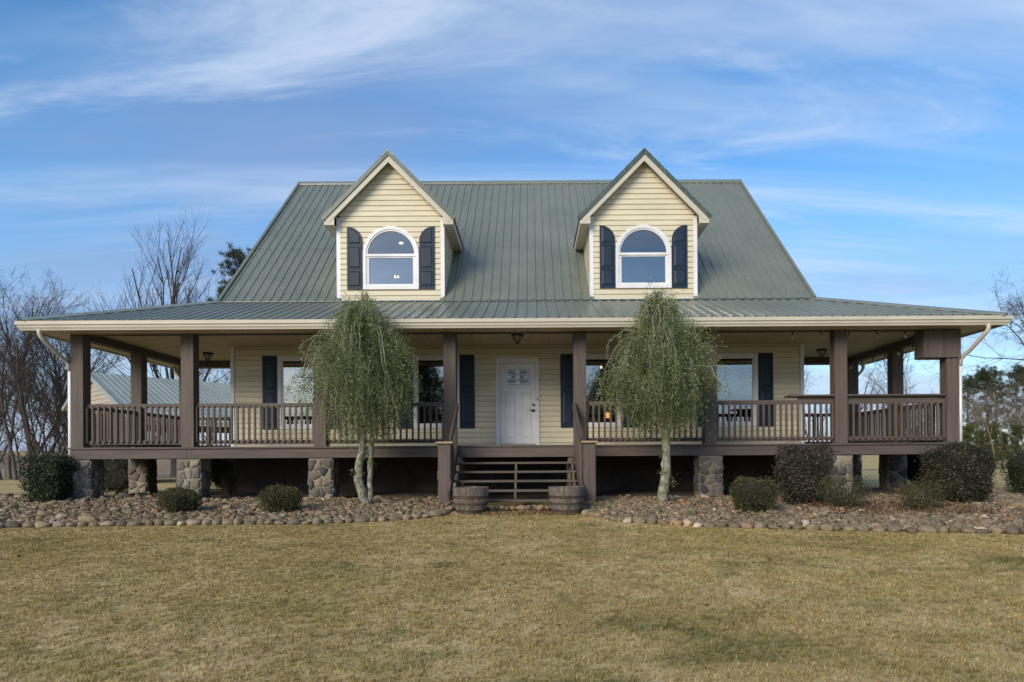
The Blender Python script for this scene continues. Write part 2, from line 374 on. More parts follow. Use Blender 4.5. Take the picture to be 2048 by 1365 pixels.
def siding(parent, mp, z0, z1, Lf, Rf, openings, mat=None, course=COURSE):
    """lap siding: every course between the openings is a board of its own. mp(u, z, proud) -> world"""
    z = z0
    while z < z1 - .012:
        za, zb = z, min(z+course, z1); z += course
        act = []
        for op in openings:
            vals = [op(q) for q in np.linspace(za, zb, 9)]
            if any(v is not None for v in vals): act.append(op)
        k = 9 if any(getattr(op, 'curved', False) for op in act) else 2
        zs = np.linspace(za, zb, k) if k > 2 else np.array([za, za+(zb-za)*.78, za+(zb-za)*.86, zb]); segs = [[] for _ in range(len(act)+1)]
        for q in zs:
            cuts = [(op(q) or (op.c, op.c)) for op in act]
            e = [Lf(q)] + [c for ab in cuts for c in ab] + [Rf(q)]
            for i in range(len(act)+1): segs[i].append((e[2*i], max(e[2*i], e[2*i+1])))
        for sg in segs:
            if max(b-a for a, b in sg) < .02: continue
            V = []; F = []
            for (a, b), q in zip(sg, zs):
                fr_ = (q-za)/course; pr = .027-.004*fr_ if fr_ < .80 else .003
                V += [mp(a, q, pr), mp(b, q, pr)]
            n = len(zs)
            for i in range(n-1): F.append((2*i, 2*i+1, 2*i+3, 2*i+2))
            V += [mp(sg[0][0], za, 0), mp(sg[0][1], za, 0)]; F.append((2*n, 2*n+1, 1, 0))
            ob('siding_board', mesh('siding_board', V, F, mat or M['siding']), parent)
WINX = (-5.44, -2.04, 2.04, 5.46)
WZ0, WZ1, WW = 1.71, 3.55, 1.16
DX = .003                                 # door centre
ops2 = []
for x in WINX:
    f = lambda q, x=x: (x-WW/2+.05, x+WW/2-.05) if WZ0+.02 <= q <= WZ1-.02 else None
    f.c = x; f.curved = True; ops2.append(f)
f = lambda q: (DX-.50, DX+.50) if q <= 3.44 else None
f.c = DX; f.curved = True; ops2.append(f); ops2.sort(key=lambda f: f.c)
# windows interrupt a course partly: the cut steps are hidden behind the casings
siding(H, lambda u, z, p: (u, YW-p, z), ZD-.02, ZC+.06, lambda z: -HX+.09, lambda z: HX-.09, ops2)
for s in (-1, 1):
    siding(H, lambda u, z, p: (s*(HX+p), u, z), ZD-.02, 4.9, lambda z: YW+.09, lambda z: YB, [])
    mb = MB().box(s*HX-(.075 if s > 0 else .02), s*HX+(.02 if s > 0 else .075), YW-.024, YW+.09, ZD, ZC+.04); mb.build('corner_trim', M['white'], H)
    # gable wall
    V = [(s*HX, YW, 4.8), (s*HX, YB, 4.8), (s*HX, 8.25, 10.2)]; ob('gable_wall', mesh('gable_wall', V, [(0,1,2)], M['siding']), H)
MB().box(-HX, HX, YB-.1, YB, .1, 4.9).build('back_wall', M['siding'], H)
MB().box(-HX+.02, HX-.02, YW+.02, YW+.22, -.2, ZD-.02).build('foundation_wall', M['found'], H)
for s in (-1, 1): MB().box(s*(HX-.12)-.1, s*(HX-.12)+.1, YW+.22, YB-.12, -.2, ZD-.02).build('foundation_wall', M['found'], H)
MB().box(-HX+.09, HX-.09, YW-.028, YW-.018, ZD, ZD+.10).build('base_trim', M['cream'], H)
for x in (-5.82, -2.35, .95, 3.08, 5.2):
    o = MB().box(x-.24, x+.24, YW-.01, YW+.018, .64, .66).box(x-.24, x+.24, YW-.01, YW+.018, .86, .88).box(x-.24, x-.22, YW-.01, YW+.018, .66, .86).box(x+.22, x+.24, YW-.01, YW+.018, .66, .86).build('foundation_vent', M['hoop'], H)
    mb = MB()
    for k in range(5): mb.box(x-.22, x+.22, YW, YW+.012, .675+k*.038, .690+k*.038)
    mb.build('vent_louvres', M['found'], o)

def frame4(mb, x0, x1, z0, z1, wd, y0, y1):
    mb.box(x0, x0+wd, y0, y1, z0, z1).box(x1-wd, x1, y0, y1, z0, z1).box(x0+wd, x1-wd, y0, y1, z1-wd, z1).box(x0+wd, x1-wd, y0, y1, z0, z0+wd); return mb
def porch_window(x, extras):
    x0, x1 = x-WW/2, x+WW/2
    wob = frame4(MB(), x0, x1, WZ0, WZ1, .085, YW-.05, YW+.02).build('window', M['white'], H)
    frame4(MB(), x0+.085, x1-.085, WZ0+.085, WZ1-.085, .042, YW-.03, YW+.03).build('sash', M['white'], wob)
    MB().box(x0+.12, x1-.12, YW-.006, YW+.004, WZ0+.12, WZ1-.12).build('pane', M['glass'], wob)
    mb = MB(); d = 2.6; a0, a1, b0, b1 = x0-.0, x1+.0, WZ0-.0, WZ1+.0
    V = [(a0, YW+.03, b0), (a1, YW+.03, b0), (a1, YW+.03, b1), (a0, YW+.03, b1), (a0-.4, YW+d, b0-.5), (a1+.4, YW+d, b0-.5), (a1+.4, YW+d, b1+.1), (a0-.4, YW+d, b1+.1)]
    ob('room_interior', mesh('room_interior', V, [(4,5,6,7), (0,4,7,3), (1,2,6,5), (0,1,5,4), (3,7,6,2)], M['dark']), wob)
    if 'blind' in extras:
        mb = MB()
        for k in range(26): mb.box(x-.02, x+.05, YW+1.9, YW+1.93, 1.9+k*.043, 1.9+k*.043+.024)
        mb.build('window_blind', M['white'], wob)
    if 'lamp' in extras:
        MB().lathe([(.012, 0), (.022, .012), (.022, .04), (.01, .05)], 8, (x+.12, YW+.5, 3.27)).build('ceiling_bulb', M['lit'], wob, True)
        MB().lathe([(.04, 0), (.07, .03), (.06, .12), (.03, .16)], 10, (x+.38, YW+1.4, 2.03)).build('table_lamp', M['lit2'], wob, True)
def shutter(parent, x0, x1, z0, z1, y, split=.52):
    o = MB().cbox(x0, x1, y-.034, y, z0, z1, .005).build('shutter', M['navy'], parent); wx = x1-x0
    zm = z0 + (z1-z0)*split
    for a, b in ((z0+.10, zm-.04), (zm+.04, z1-.09)):
        # raised frame round a recessed, bevelled panel
        e = .055; mb = MB()
        frame4(mb, x0+e-.018, x1-e+.018, a-.018, b+.018, .02, y-.046, y-.033)
        i = .045
        V = [(x0+e, y-.035, a), (x1-e, y-.035, a), (x1-e, y-.035, b), (x0+e, y-.035, b), (x0+e+i, y-.047, a+i), (x1-e-i, y-.047, a+i), (x1-e-i, y-.047, b-i), (x0+e+i, y-.047, b-i)]
        mb.add(V, [(0,1,5,4), (1,2,6,5), (2,3,7,6), (3,0,4,7), (4,5,6,7)]); mb.build('shutter_panel', M['navy'], o)
for i, x in enumerate(WINX):
    porch_window(x, ('blind',) if i in (0, 3) else (('lamp',) if i == 2 else ()))
    for s in (-1, 1):
        a = x + s*(WW/2+.012); shutter(H, min(a, a+s*.37), max(a, a+s*.37), WZ0, WZ1+.005, YW-.02)

# front door
dr = MB().cbox(DX-.45, DX+.45, YW-.015, YW+.03, ZD+.06, 3.335, .004).build('front_door', M['white'], H); dr['label'] = 'white front door with a leaded glass light'
mb = MB(); mb.box(DX-.54, DX-.452, YW-.055, YW+.03, ZD, 3.47).box(DX+.452, DX+.54, YW-.055, YW+.03, ZD, 3.47).box(DX-.452, DX+.452, YW-.055, YW+.03, 3.34, 3.47); mb.build('door_casing', M['white'], dr)
MB().box(DX-.452, DX+.452, YW-.07, YW+.03, ZD, ZD+.055).build('threshold', M['bronze'], dr)
yf = YW-.015
def raised(mb, x0, x1, z0, z1, y, i=.03, dp=.006):
    V = [(x0, y-.0005, z0), (x1, y-.0005, z0), (x1, y-.0005, z1), (x0, y-.0005, z1), (x0+i*.5, y-dp, z0+i*.5), (x1-i*.5, y-dp, z0+i*.5), (x1-i*.5, y-dp, z1-i*.5), (x0+i*.5, y-dp, z1-i*.5),
         (x0+i, y-.001, z0+i), (x1-i, y-.001, z0+i), (x1-i, y-.001, z1-i), (x0+i, y-.001, z1-i)]
    F = []
    for k in range(2):
        for j in range(4): F.append((k*4+j, k*4+(j+1)%4, k*4+4+(j+1)%4, k*4+4+j))
    F.append((8, 9, 10, 11)); return mb.add(V, F)
for a in (-.345, .06): raised(MB(), DX+a, DX+a+.285, ZD+.24, 2.60, yf, .05, .012).build('door_panel', M['white'], dr)
gx0, gx1, gz0, gz1 = DX-.295, DX+.295, 2.80, 3.185
frame4(MB(), gx0-.02, gx1+.02, gz0-.02, gz1+.02, .022, yf-.016, yf).build('door_light_frame', M['white'], dr)
MB().box(gx0, gx1, yf-.004, yf-.002, gz0, gz1).build('door_glass', simple('blue_grey_textured_glass', (.16, .21, .25), (.24, .29, .33), 25, .2, None, 0, .5, 60), dr)
mb = MB(); yy = yf-.010
for a, b, c, d in ((0,1,.06,.085), (0,1,.915,.94), (.05,.075,0,1), (.925,.95,0,1), (.17,.19,.35,.65), (.81,.83,.35,.65), (0,1,.345,.365), (0,1,.635,.655), (.42,.44,0,1), (.56,.58,0,1), (0,.18,.49,.52), (.82,1,.49,.52)):
    mb.box(gx0+(gx1-gx0)*a, gx0+(gx1-gx0)*b, yy+.0001*len(mb.V)/8, yf-.003, gz0+(gz1-gz0)*c, gz0+(gz1-gz0)*d)
mb.build('lead_caming', simple('silver_caming', (.42, .45, .48), (.6, .63, .66), 20, .3, metal=.5), dr)
mb = MB().box(gx0+.26, gx0+.33, yy+.0015, yf-.003, gz0+.15, gz0+.235).box(gx0+.268, gx0+.322, yy+.0018, yf-.003, gz0+.02, gz0+.10).box(gx0+.268, gx0+.322, yy+.002, yf-.003, gz0+.28, gz0+.36).box(gx0+.08, gx0+.13, yy+.0023, yf-.003, gz0+.16, gz0+.22).box(gx0+.46, gx0+.51, yy+.0026, yf-.003, gz0+.16, gz0+.22)
mb.build('clear_glass_inlay', simple('pale_glass_inlay', (.50, .56, .60), (.66, .72, .76), 30, .15), dr)
def knob(z, nm, r):
    mb = MB(); V = [(DX+.395, yf, z), (DX+.395, yf-.012, z), (DX+.395, yf-.05, z)]; mb.tube(V, [r, r, r*.72], 14); mb.build(nm, M['black'], dr, True)
knob(2.29, 'deadbolt', .032); knob(2.145, 'door_handle', .035)
MB().tube([(DX+.395, yf-.045, 2.148), (DX+.34, yf-.05, 2.15), (DX+.28, yf-.045, 2.152)], .009, 6).build('lever', M['black'], dr, True)
MB().cbox(DX+.484, DX+.506, YW-.068, YW-.054, 2.40, 2.47, .003).build('doorbell', M['bronze'], H)

# ------------------------------------------------------------------ metal roofs
PIT = .2286
def rib_profile(u0, u1):
    pts = []; k = math.floor(u0/PIT)-1
    while k*PIT < u1+PIT:
        c = k*PIT
        for du, h in ((-.032, 0), (-.014, .027), (.014, .027), (.032, 0), (.078, 0), (.086, .004), (.094, 0), (.134, 0), (.142, .004), (.150, 0)):
            if u0 - 1e-6 <= c+du <= u1+1e-6: pts.append((c+du, h))
        k += 1
    return [(u0, 0)] + [p for p in pts if u0+.004 < p[0] < u1-.004] + [(u1, 0)]
def panels(parent, mp, u0, u1, vlo, vhi, mat=None, width=.9144, off=.05, name='roof_panel'):
    u = u0
    k0 = math.floor((u0-off)/width)
    edges = [u0] + [off+width*k for k in range(k0+1, 200) if u0+.1 < off+width*k < u1-.1] + [u1]
    for i, (a, b) in enumerate(zip(edges[:-1], edges[1:])):
        V = []; F = []
        for q, h in rib_profile(a, b + (.02 if i < len(edges)-2 else 0)):
            lo, hi = vlo(q), vhi(q)
            if hi < lo: hi = lo
            V += [mp(q, lo, h + .002*(i % 2)), mp(q, hi, h + .002*(i % 2))]
        for j in range(len(V)//2-1): F.append((2*j, 2*j+2, 2*j+3, 2*j+1))
        ob(name, mesh(name, V, F, mat or M['roof']), parent)
RY0, RZ0, RYR, RZR = 2.2, 4.90, 8.25, 10.30
KM = (RZR-RZ0)/(RYR-RY0)
def zmain(y): return RZ0 + (y-RY0)*KM
nm = Vector((0, -KM, 1)).normalized()
DCX = (-3.17, 3.185); DPK, DEZ, DHW, DWH = 8.56, 6.93, 1.61, 1.337
KD = (DPK-DEZ)/DHW
def vlo_main(q):
    for c in DCX:
        if abs(q-c) < 1.24: return RY0 + (DPK - abs(q-c)*KD - RZ0)/KM - .12
    return RY0
LAP = 4.42
panels(H, lambda u, v, h: (u, v+nm.y*h, zmain(v)+nm.z*h), -7.41, 7.41, lambda q: min(vlo_main(q), LAP+.05), lambda q: LAP+.06 if vlo_main(q) < LAP else LAP+.05)
panels(H, lambda u, v, h: (u, v+nm.y*(h+.0025), zmain(v)+nm.z*(h+.0025)), -7.41, 7.41, lambda q: max(vlo_main(q), LAP), lambda q: RYR-.02)
mb = MB()
for row in range(9):
    v = RY0+.25+row*.66
    for k in range(-32, 33):
        u = k*PIT+.05
        if abs(u) < 7.35 and v > vlo_main(u)+.1:
            x_, y_, z_ = u, v, zmain(v); p_ = [(x_+a*.008, y_+b_*.008*.75+nm.y*c, z_+b_*.008*.67+nm.z*c) for c in (.0, .009) for a, b_ in ((-1,-1),(1,-1),(1,1),(-1,1))]
            mb.add(p_, [(4,5,6,7), (0,1,5,4), (1,2,6,5), (2,3,7,6), (3,0,4,7)])
o = mb.build('roof_screws', M['hoop'], H); o['kind'] = 'stuff'
panels(H, lambda u, v, h: (-u, 2*RYR-v-nm.y*h, zmain(v)+nm.z*h), -7.41, 7.41, lambda q: RY0, lambda q: RYR-.02)
mb = MB()
for sgn in (-1, 1):
    V = [(-7.46, RYR, RZR+.055), (7.46, RYR, RZR+.055), (7.46, RYR+sgn*.17, RZR+.055-.17*KM+.015), (-7.46, RYR+sgn*.17, RZR+.055-.17*KM+.015),
         (7.46, RYR+sgn*.17, RZR+.025-.17*KM), (-7.46, RYR+sgn*.17, RZR+.025-.17*KM)]
    mb.add(V, [(0,1,2,3), (3,2,4,5)])
mb.build('ridge_cap', M['roof'], H)
for s in (-1, 1):      # rake trims and gable fascia
    for yy_, nmx in ((RY0, 'rake_trim'), (2*RYR-RY0, 'rake_trim')):
        mb = MB(); mb.beam((s*7.43, yy_, RZ0+.0), (s*7.43, RYR, RZR+.0), .075, .11, (0, 0, 1)); mb.build(nmx, M['roof'], H)
        mb = MB(); mb.beam((s*7.38, yy_+(.05 if yy_ < RYR else -.05), RZ0-.09), (s*7.38, RYR, RZR-.14), .04, .18, (0, 0, 1)); mb.build('gable_fascia', M['cream'], H)
# flashing between porch roof and main roof
EX, EY, EZ = 10.28, -.58, 3.872
PTY, PTZ = 2.26, 4.885
KP = (PTZ-EZ)/(PTY-EY)
def zp(d): return EZ + d*KP                     # d = horizontal distance from the eave
npv = Vector((0, -KP, 1)).normalized()
BACK = 5.45
panels(H, lambda u, v, h: (u, v+npv.y*h, zp(v-EY)+npv.z*h), -EX, EX, lambda q: EY-.03, lambda q: min(PTY, EY+EX-abs(q)))
for s in (-1, 1):
    panels(H, lambda u, v, h: (s*(v - npv.y*h), u, zp(EX-v)+npv.z*h), EY, BACK, lambda q: max(HX-.02 if q > 2.3 else 0, EX-(q-EY)), lambda q: EX+.03)
    a, b = Vector((s*EX, EY, EZ+.03)), Vector((s*(EX-(PTY-EY)), PTY, PTZ+.035)); d = (b-a).normalized(); side = d.cross(Vector((0,0,1))).normalized()
    V = []; hw = .17
    for p, e in ((a - d*.02, 0), (b, 0)):
        V += [p + side*hw - Vector((0,0,.040)), p + Vector((0,0,.032)), p - side*hw - Vector((0,0,.040)), p + side*hw - Vector((0,0,.058)), p - side*hw - Vector((0,0,.058))]
    ob('hip_cap', mesh('hip_cap', V, [(0,1,6,5), (1,2,7,6), (3,0,5,8), (2,4,9,7)], M['roof']), H)
MB().box(-7.44, 7.44, PTY-.075, PTY-.01, PTZ-.01, PTZ+.022).build('roof_flashing', M['rake'], H)

# gutters, fascia, soffit, ceiling
def sweep(prof, path_rect, name, mat):
    ex, ey, eb = path_rect; V = []; F = []; n = len(prof)
    for sx, yy_, cy in ((-1, eb, 0), (-1, ey, 1), (1, ey, 1), (1, eb, 0)):
        for d, z in prof: V.append((sx*(ex+d), yy_-(d if cy else 0), z))
    for k in range(3):
        for i in range(n): F.append((k*n+i, (k+1)*n+i, (k+1)*n+(i+1) % n, k*n+(i+1) % n))
    F += [tuple(range(n)), tuple(3*n+i for i in range(n))[::-1]]
    return ob(name, mesh(name, V, F, mat), H)
gp = [(0, 0), (.058, 0), (.064, .022), (.088, .060), (.094, .098), (.118, .112), (.120, .180), (.126, .190), (.104, .190), (.104, .120), (.052, .016), (0, .016)]
sweep([(d, 3.668+z) for d, z in gp], (EX-.035, EY+.035, BACK), 'gutter', M['cream'])
sweep([(0, 3.69), (0, 3.855), (-.025, 3.855), (-.025, 3.69)], (EX-.04, EY+.04, BACK), 'fascia', M['cream'])
Y0S, ZS = EY+.04, 3.700
kx = -EX+.06; kk = 0
def plank(name, x0, x1, y0, y1, z, mat, parent=None, axis='Y'):
    g_ = .011; MBb = MB(); MBb.box(x0, x1, y0, y1, z, z+.012)
    V, F = MBb.V, MBb.F
    # groove lips: bevel the long lower edges
    if axis == 'Y': nv = [(x0, y0, z+.0118), (x0+g_, y0, z), (x1-g_, y0, z), (x1, y0, z+.0118), (x1, y0, z+.012), (x0, y0, z+.012)]; ot = [(a, y1, c) for a, b, c in nv]
    else: nv = [(x0, y0, z+.0118), (x0, y0+g_, z), (x0, y1-g_, z), (x0, y1, z+.0118), (x0, y1, z+.012), (x0, y0, z+.012)]; ot = [(x1, b, c) for a, b, c in nv]
    F = [(i, (i+1) % 6, 6+(i+1) % 6, 6+i) for i in range(6)] + [(0,1,2,3,4,5), (11,10,9,8,7,6)]
    return ob(name, mesh(name, nv+ot, F, mat), parent or H)
x = -EX+.06
while x < EX-.07:
    x1 = min(x+.3, EX-.06); xm = min(abs(x), abs(x1)); yend = .03
    ymi = Y0S + 0.0
    plank('soffit_plank', x, x1, Y0S, yend, ZS, M['ceiling']); x += .3
for s in (-1, 1):
    y = .04
    while y < BACK-.02:
        y1 = min(y+.3, BACK); a, b = s*9.62, s*(EX-.06); plank('soffit_plank', min(a, b), max(a, b), y, y1, ZS, M['ceiling'], None, 'X'); y += .3
x = -9.42
while x < 9.41:
    plank('ceiling_plank', x, min(x+.2, 9.42), .26, YW-.005, ZC, M['ceiling']); x += .2
for s in (-1, 1):
    y = YW+.0
    while y < 4.56:
        a, b = s*7.215, s*9.42; plank('ceiling_plank', min(a, b), max(a, b), y, min(y+.2, 4.58), ZC, M['ceiling'], None, 'X'); y += .2
    for y0, y1 in ((4.83, BACK),): plank('soffit_plank', min(s*7.215, s*9.62), max(s*7.215, s*9.62), y0, y1, ZS, M['ceiling'], None, 'X')
    MB().box(min(s*7.21, s*9.4), max(s*7.21, s*9.4), 4.60, 4.81, 3.60, 3.79).build('porch_beam', M['brown'], H)
    MB().box(s*9.525-.10, s*9.525+.10, .25, 4.81, 3.61, 3.80).build('porch_beam', M['brown'], H)
    MB().box(min(s*7.2, s*(EX-.02)), max(s*7.2, s*(EX-.02)), BACK-.0, BACK+.025, 3.67, 3.90).build('fascia', M['cream'], H)
MB().box(-9.60, 9.60, .035, .255, 3.692, 3.80).build('porch_beam', M['brownx'], H)
MB().box(-HX+.08, HX-.08, YW-.05, YW-.02, ZC-.06, ZC).build('ceiling_trim', M['cream'], H)

# downspouts
def downspout(pts, nm='downspout', mat=None): return MB().tube(pts, .043, 10).build(nm, mat or M['cream'], H, True)
def arc(p, n=5): return p
for s in (-1, 1):
    downspout([(s*9.90, -.60, 3.69), (s*9.90, -.60, 3.61), (s*9.885, -.585, 3.55), (s*9.86, -.52, 3.48), (s*9.80, -.16, 3.22), (s*9.755, -.01, 3.12), (s*9.735, .06, 3.04), (s*9.725, .075, 2.9)])
    MB().tube([(s*9.722, .08, 2.95), (s*9.722, .08, .75 if s > 0 else .25)], .043, 10).build('downspout', M['white'], H, True)
    downspout([(s*10.1, 5.2, 3.69), (s*10.1, 5.2, 3.55), (s*10.05, 5.18, 3.46), (s*9.76, 4.98, 3.22), (s*9.72, 4.93, 3.10), (s*9.71, 4.9, 2.9), (s*9.71, 4.9, .4)])

# deck, posts, railings
mb = MB(); mb.box(-9.70, 9.70, -.05, YW, ZD-.038, ZD); mb.build('deck', M['brownx'], H)
for s in (-1, 1): MB().box(min(s*7.22, s*9.70), max(s*7.22, s*9.70), YW+.002, 4.9, ZD-.038, ZD).build('deck', M['brownx'], H)
seams = [-9.66, -7.15, -3.4, 0, 2.67, 7.02, 9.66]
for a, b in zip(seams[:-1], seams[1:]): MB().cbox(a+.0015, b-.0015, -.015, .03, ZD-.25, ZD-.04, .003).build('deck_fascia', M['brownx'], H)
for s in (-1, 1): MB().box(s*9.645-.02, s*9.645+.02, .031, 4.88, ZD-.25, ZD-.04).build('deck_fascia', M['brownx'], H)
MB().box(-9.6, 9.6, .031, .09, ZD-.245, ZD-.04).build('deck_joist', M['brownx'], H)
PW = .27
POSTX = (-9.525, -7.13, -4.255, -1.43, 1.405, 4.25, 7.09, 9.525)
def post(xc, y0, seed):
    mb = MB(); h = PW/2
    mb.cbox(xc-h, xc+h, y0, y0+.022, ZD, 3.695, .004).cbox(xc-h, xc+h, y0+PW-.022, y0+PW, ZD, 3.695, .004)
    mb.cbox(xc-h+.006, xc-h+.03, y0+.0225, y0+PW-.0225, ZD, 3.694, .003).cbox(xc+h-.03, xc+h-.006, y0+.0225, y0+PW-.0225, ZD, 3.694, .003)
    return mb.build('porch_post', M['brown'], H)
for x in POSTX: post(x, 0, 0)
for s in (-1, 1):
    for y in (2.22, 4.57): post(s*9.525, y, 0)
BAL = mesh('baluster', *(lambda mb: (mb.V, mb.F))(MB().add([(-.02,-.02,.03),(.02,-.02,.03),(.02,.02,0),(-.02,.02,0),(-.02,-.02,.80),(.02,-.02,.80),(.02,.02,.83),(-.02,.02,.83)], [(0,3,2,1),(4,5,6,7),(0,1,5,4),(1,2,6,5),(2,3,7,6),(3,0,4,7)])), M['brown'])
def railing(p, q, inward, bar=False):
    """railing between two points on the deck; inward = unit vector towards the porch"""
    p, q = Vector((*p, ZD)), Vector((*q, ZD)); iv = Vector((*inward, 0)); Lr = (q-p).length; d = (q-p).normalized()
    o = MB().beam(p+Vector((0,0,.906)), q+Vector((0,0,.906)), .04, .092).build('railing', M['brownx'], H)
    MB().beam(p+Vector((0,0,.105)), q+Vector((0,0,.105)), .04, .085).build('bottom_rail', M['brownx'], o)
    n = max(2, round((Lr-.06)/.1285)); step = (Lr-.06)/n
    for i in range(n+1):
        if i in (0, n) and False: continue
        c = p + d*(.03+i*step) - iv*.0405; c.z = ZD + .075
        rz = math.atan2(-iv.y, -iv.x) + math.pi/2
        ob('baluster', BAL, o, c, (0, 0, rz))
    return o
h = PW/2
for a, b in zip(POSTX[:-1], POSTX[1:]):
    if a < 0 < b: continue
    railing((a+h, .12), (b-h, .12), (0, 1))
for s in (-1, 1):
    for a, b in ((PW, 2.22), (2.22+PW, 4.57)): railing((s*9.54, a), (s*9.54, b), (-s, 0))
    railing((s*9.385, 4.72), (s*7.235, 4.72), (0, -1))
br = MB().cbox(5.99, 9.39, .02, .42, 2.255, 2.295, .006).build('bar_counter', M['brownx'], H); br['label'] = 'brown bar shelf along the right-hand railing'
MB().box(6.19, 9.38, .112, .150, 2.183, 2.254).build('bar_apron', M['brownx'], br)
bxo = MB().cbox(8.87, 9.675, -.045, .34, 3.075, 3.688, .006).build('post_box', M['brown'], H); bxo['label'] = 'square brown box wrapped round the top of the right corner post'

# stone piers
def voronoi_cells(wd, ht, n, rng):
    nxx = max(2, round(math.sqrt(n*wd/ht))); nyy = max(2, round(n/nxx)); P = []
    for j in range(nyy):
        for i in range(nxx): P.append(((i+.5+rng.uniform(-.36, .36)+(.25 if j % 2 else -.25))/nxx*wd, (j+.5+rng.uniform(-.36, .36))/nyy*ht))
    cells = []
    for i, a in enumerate(P):
        poly = [(0, 0), (wd, 0), (wd, ht), (0, ht)]
        for j, b in enumerate(P):
            if i == j or not poly: continue
            mx, my, dx, dy = (a[0]+b[0])/2, (a[1]+b[1])/2, b[0]-a[0], b[1]-a[1]
            f_ = lambda p: (p[0]-mx)*dx + (p[1]-my)*dy
            res = []
            for k in range(len(poly)):
                p, q = poly[k], poly[(k+1) % len(poly)]; fp, fq = f_(p), f_(q)
                if fp <= 0: res.append(p)
                if fp*fq < 0: t = fp/(fp-fq); res.append((p[0]+(q[0]-p[0])*t, p[1]+(q[1]-p[1])*t))
            poly = res
        if len(poly) > 2: cells.append(poly)
    return cells
def cell_stone(poly, mp, rng, gap=.009):
    # pillow-shaped stone over an inset polygon with rounded corners
    cx = sum(p[0] for p in poly)/len(poly); cy = sum(p[1] for p in poly)/len(poly)
    pts = []
    for k in range(len(poly)):
        a, b, c = poly[k-1], poly[k], poly[(k+1) % len(poly)]
        for q in (a, c): pts.append((b[0]+(q[0]-b[0])*.13, b[1]+(q[1]-b[1])*.13))
    r = math.sqrt(max(1e-5, max((p[0]-cx)**2+(p[1]-cy)**2 for p in pts)))
    s1 = max(.3, 1-gap/r*1.3); dep = rng.uniform(.016, .034); V = []; n = len(pts)
    tx, ty = rng.uniform(-.10, .10), rng.uniform(-.10, .10)
    for s_, d_ in ((s1, -.002), (s1*.985, dep*.55), (s1*.90, dep*.95)):
        for p in pts: V.append(mp(cx+(p[0]-cx)*s_, cy+(p[1]-cy)*s_, d_ + (tx*(p[0]-cx)+ty*(p[1]-cy) if d_ > 0 else 0)*.6))
    V.append(mp(cx, cy, dep*1.04)); F = []
    for k in range(2):
        for i in range(n): F.append((k*n+i, k*n+(i+1) % n, (k+1)*n+(i+1) % n, (k+1)*n+i))
    for i in range(n): F.append((2*n+i, 2*n+(i+1) % n, 3*n))
    return V, F
def pier(xc, y0, wd, dp, ztop, zbot, seed, faces, nfront=17):
    rng = random.Random(seed); x0, x1, y1 = xc-wd/2, xc+wd/2, y0+dp; ht = ztop-zbot
    core = MB().cbox(x0, x1, y0, y1, zbot, ztop, .012).build('stone_pier', M['mortar'], H)
    maps = {'F': (wd, lambda u, v, d: (x0+u, y0-d, zbot+v)), 'B': (wd, lambda u, v, d: (x1-u, y1+d, zbot+v)),
            'R': (dp, lambda u, v, d: (x1+d, y0+u, zbot+v)), 'L': (dp, lambda u, v, d: (x0-d, y1-u, zbot+v))}
    rest = MB()
    for k in 'FRLB':
        wf, mp = maps[k]
        for c in voronoi_cells(wf, ht-.03, nfront if k in faces else 12, rng):
            V, F = cell_stone(c, mp, rng)
            if k in faces: ob('stone', mesh('stone', V, F, M['pier_stone'], True), core)
            else: rest.add(V, F)
    if rest.V:
        o = rest.build('stone_facing', M['pier_stone'], core, True); o['kind'] = 'stuff'
    MB().cbox(x0-.012, x1+.012, y0-.012, y1+.012, ztop-.028, ztop, .01).build('mortar_cap', M['mortar'], core)
ZP = ZD-.252
for i, x in enumerate(POSTX):
    s = -1 if x < 0 else 1
    pier(x+(-.0), .03, .50, .48, ZP, -.08 if abs(x) > 5 else -.02, 40+i, 'FR' if x < 0 else 'FL', 15)
for s in (-1, 1):
    for j, y in enumerate((2.18, 4.5)): pier(s*9.47, y, .44, .46, ZP, -.05, 70+j+5*s, 'F', 12)

# front steps
ST = empty('front_steps', (0, -.7, 0), H)
TY = (-.30, -.58, -.86, -1.14, -1.42); TZ = (.865, .68, .495, .31, .125)
for y, z in zip(TY, TZ): MB().cbox(-1.25, 1.27, y-.02, y+.28, z-.045, z, .006).build('step_tread', M['brownx'], ST)
def stringer(x, t):
    # saw-tooth stringer
    P = [(.0, .97)]; 
    for y, z in zip(TY, TZ): P += [(y+.26, z-.047), (y+.0, z-.047)]
    P2 = [(0.02, .97), (0.02, .80)]
    top = []
    for y, z in zip(TY, TZ): top += [(y+.25, z-.047), (y-.015, z-.047)]
    poly = [(.02, .818)] + top + [(TY[-1]-.015, -.10), (TY[-1]+.24, -.10), (.02, .50)]
    n = len(poly); V = [(x-t/2, a, b) for a, b in poly] + [(x+t/2, a, b) for a, b in poly]
    F = [(i, (i+1) % n, n+(i+1) % n, n+i) for i in range(n)] + [tuple(range(n))[::-1], tuple(range(n, 2*n))]
    ob('stringer', mesh('stringer', V, F, M['brown']), ST)
for x, t in ((-1.19, .045), (.01, .045), (1.21, .045)): stringer(x, t)
MB().cbox(-1.24, 1.26, -.045, -.017, ZD-.26, ZD-.05, .004).build('top_riser', M['brownx'], ST)
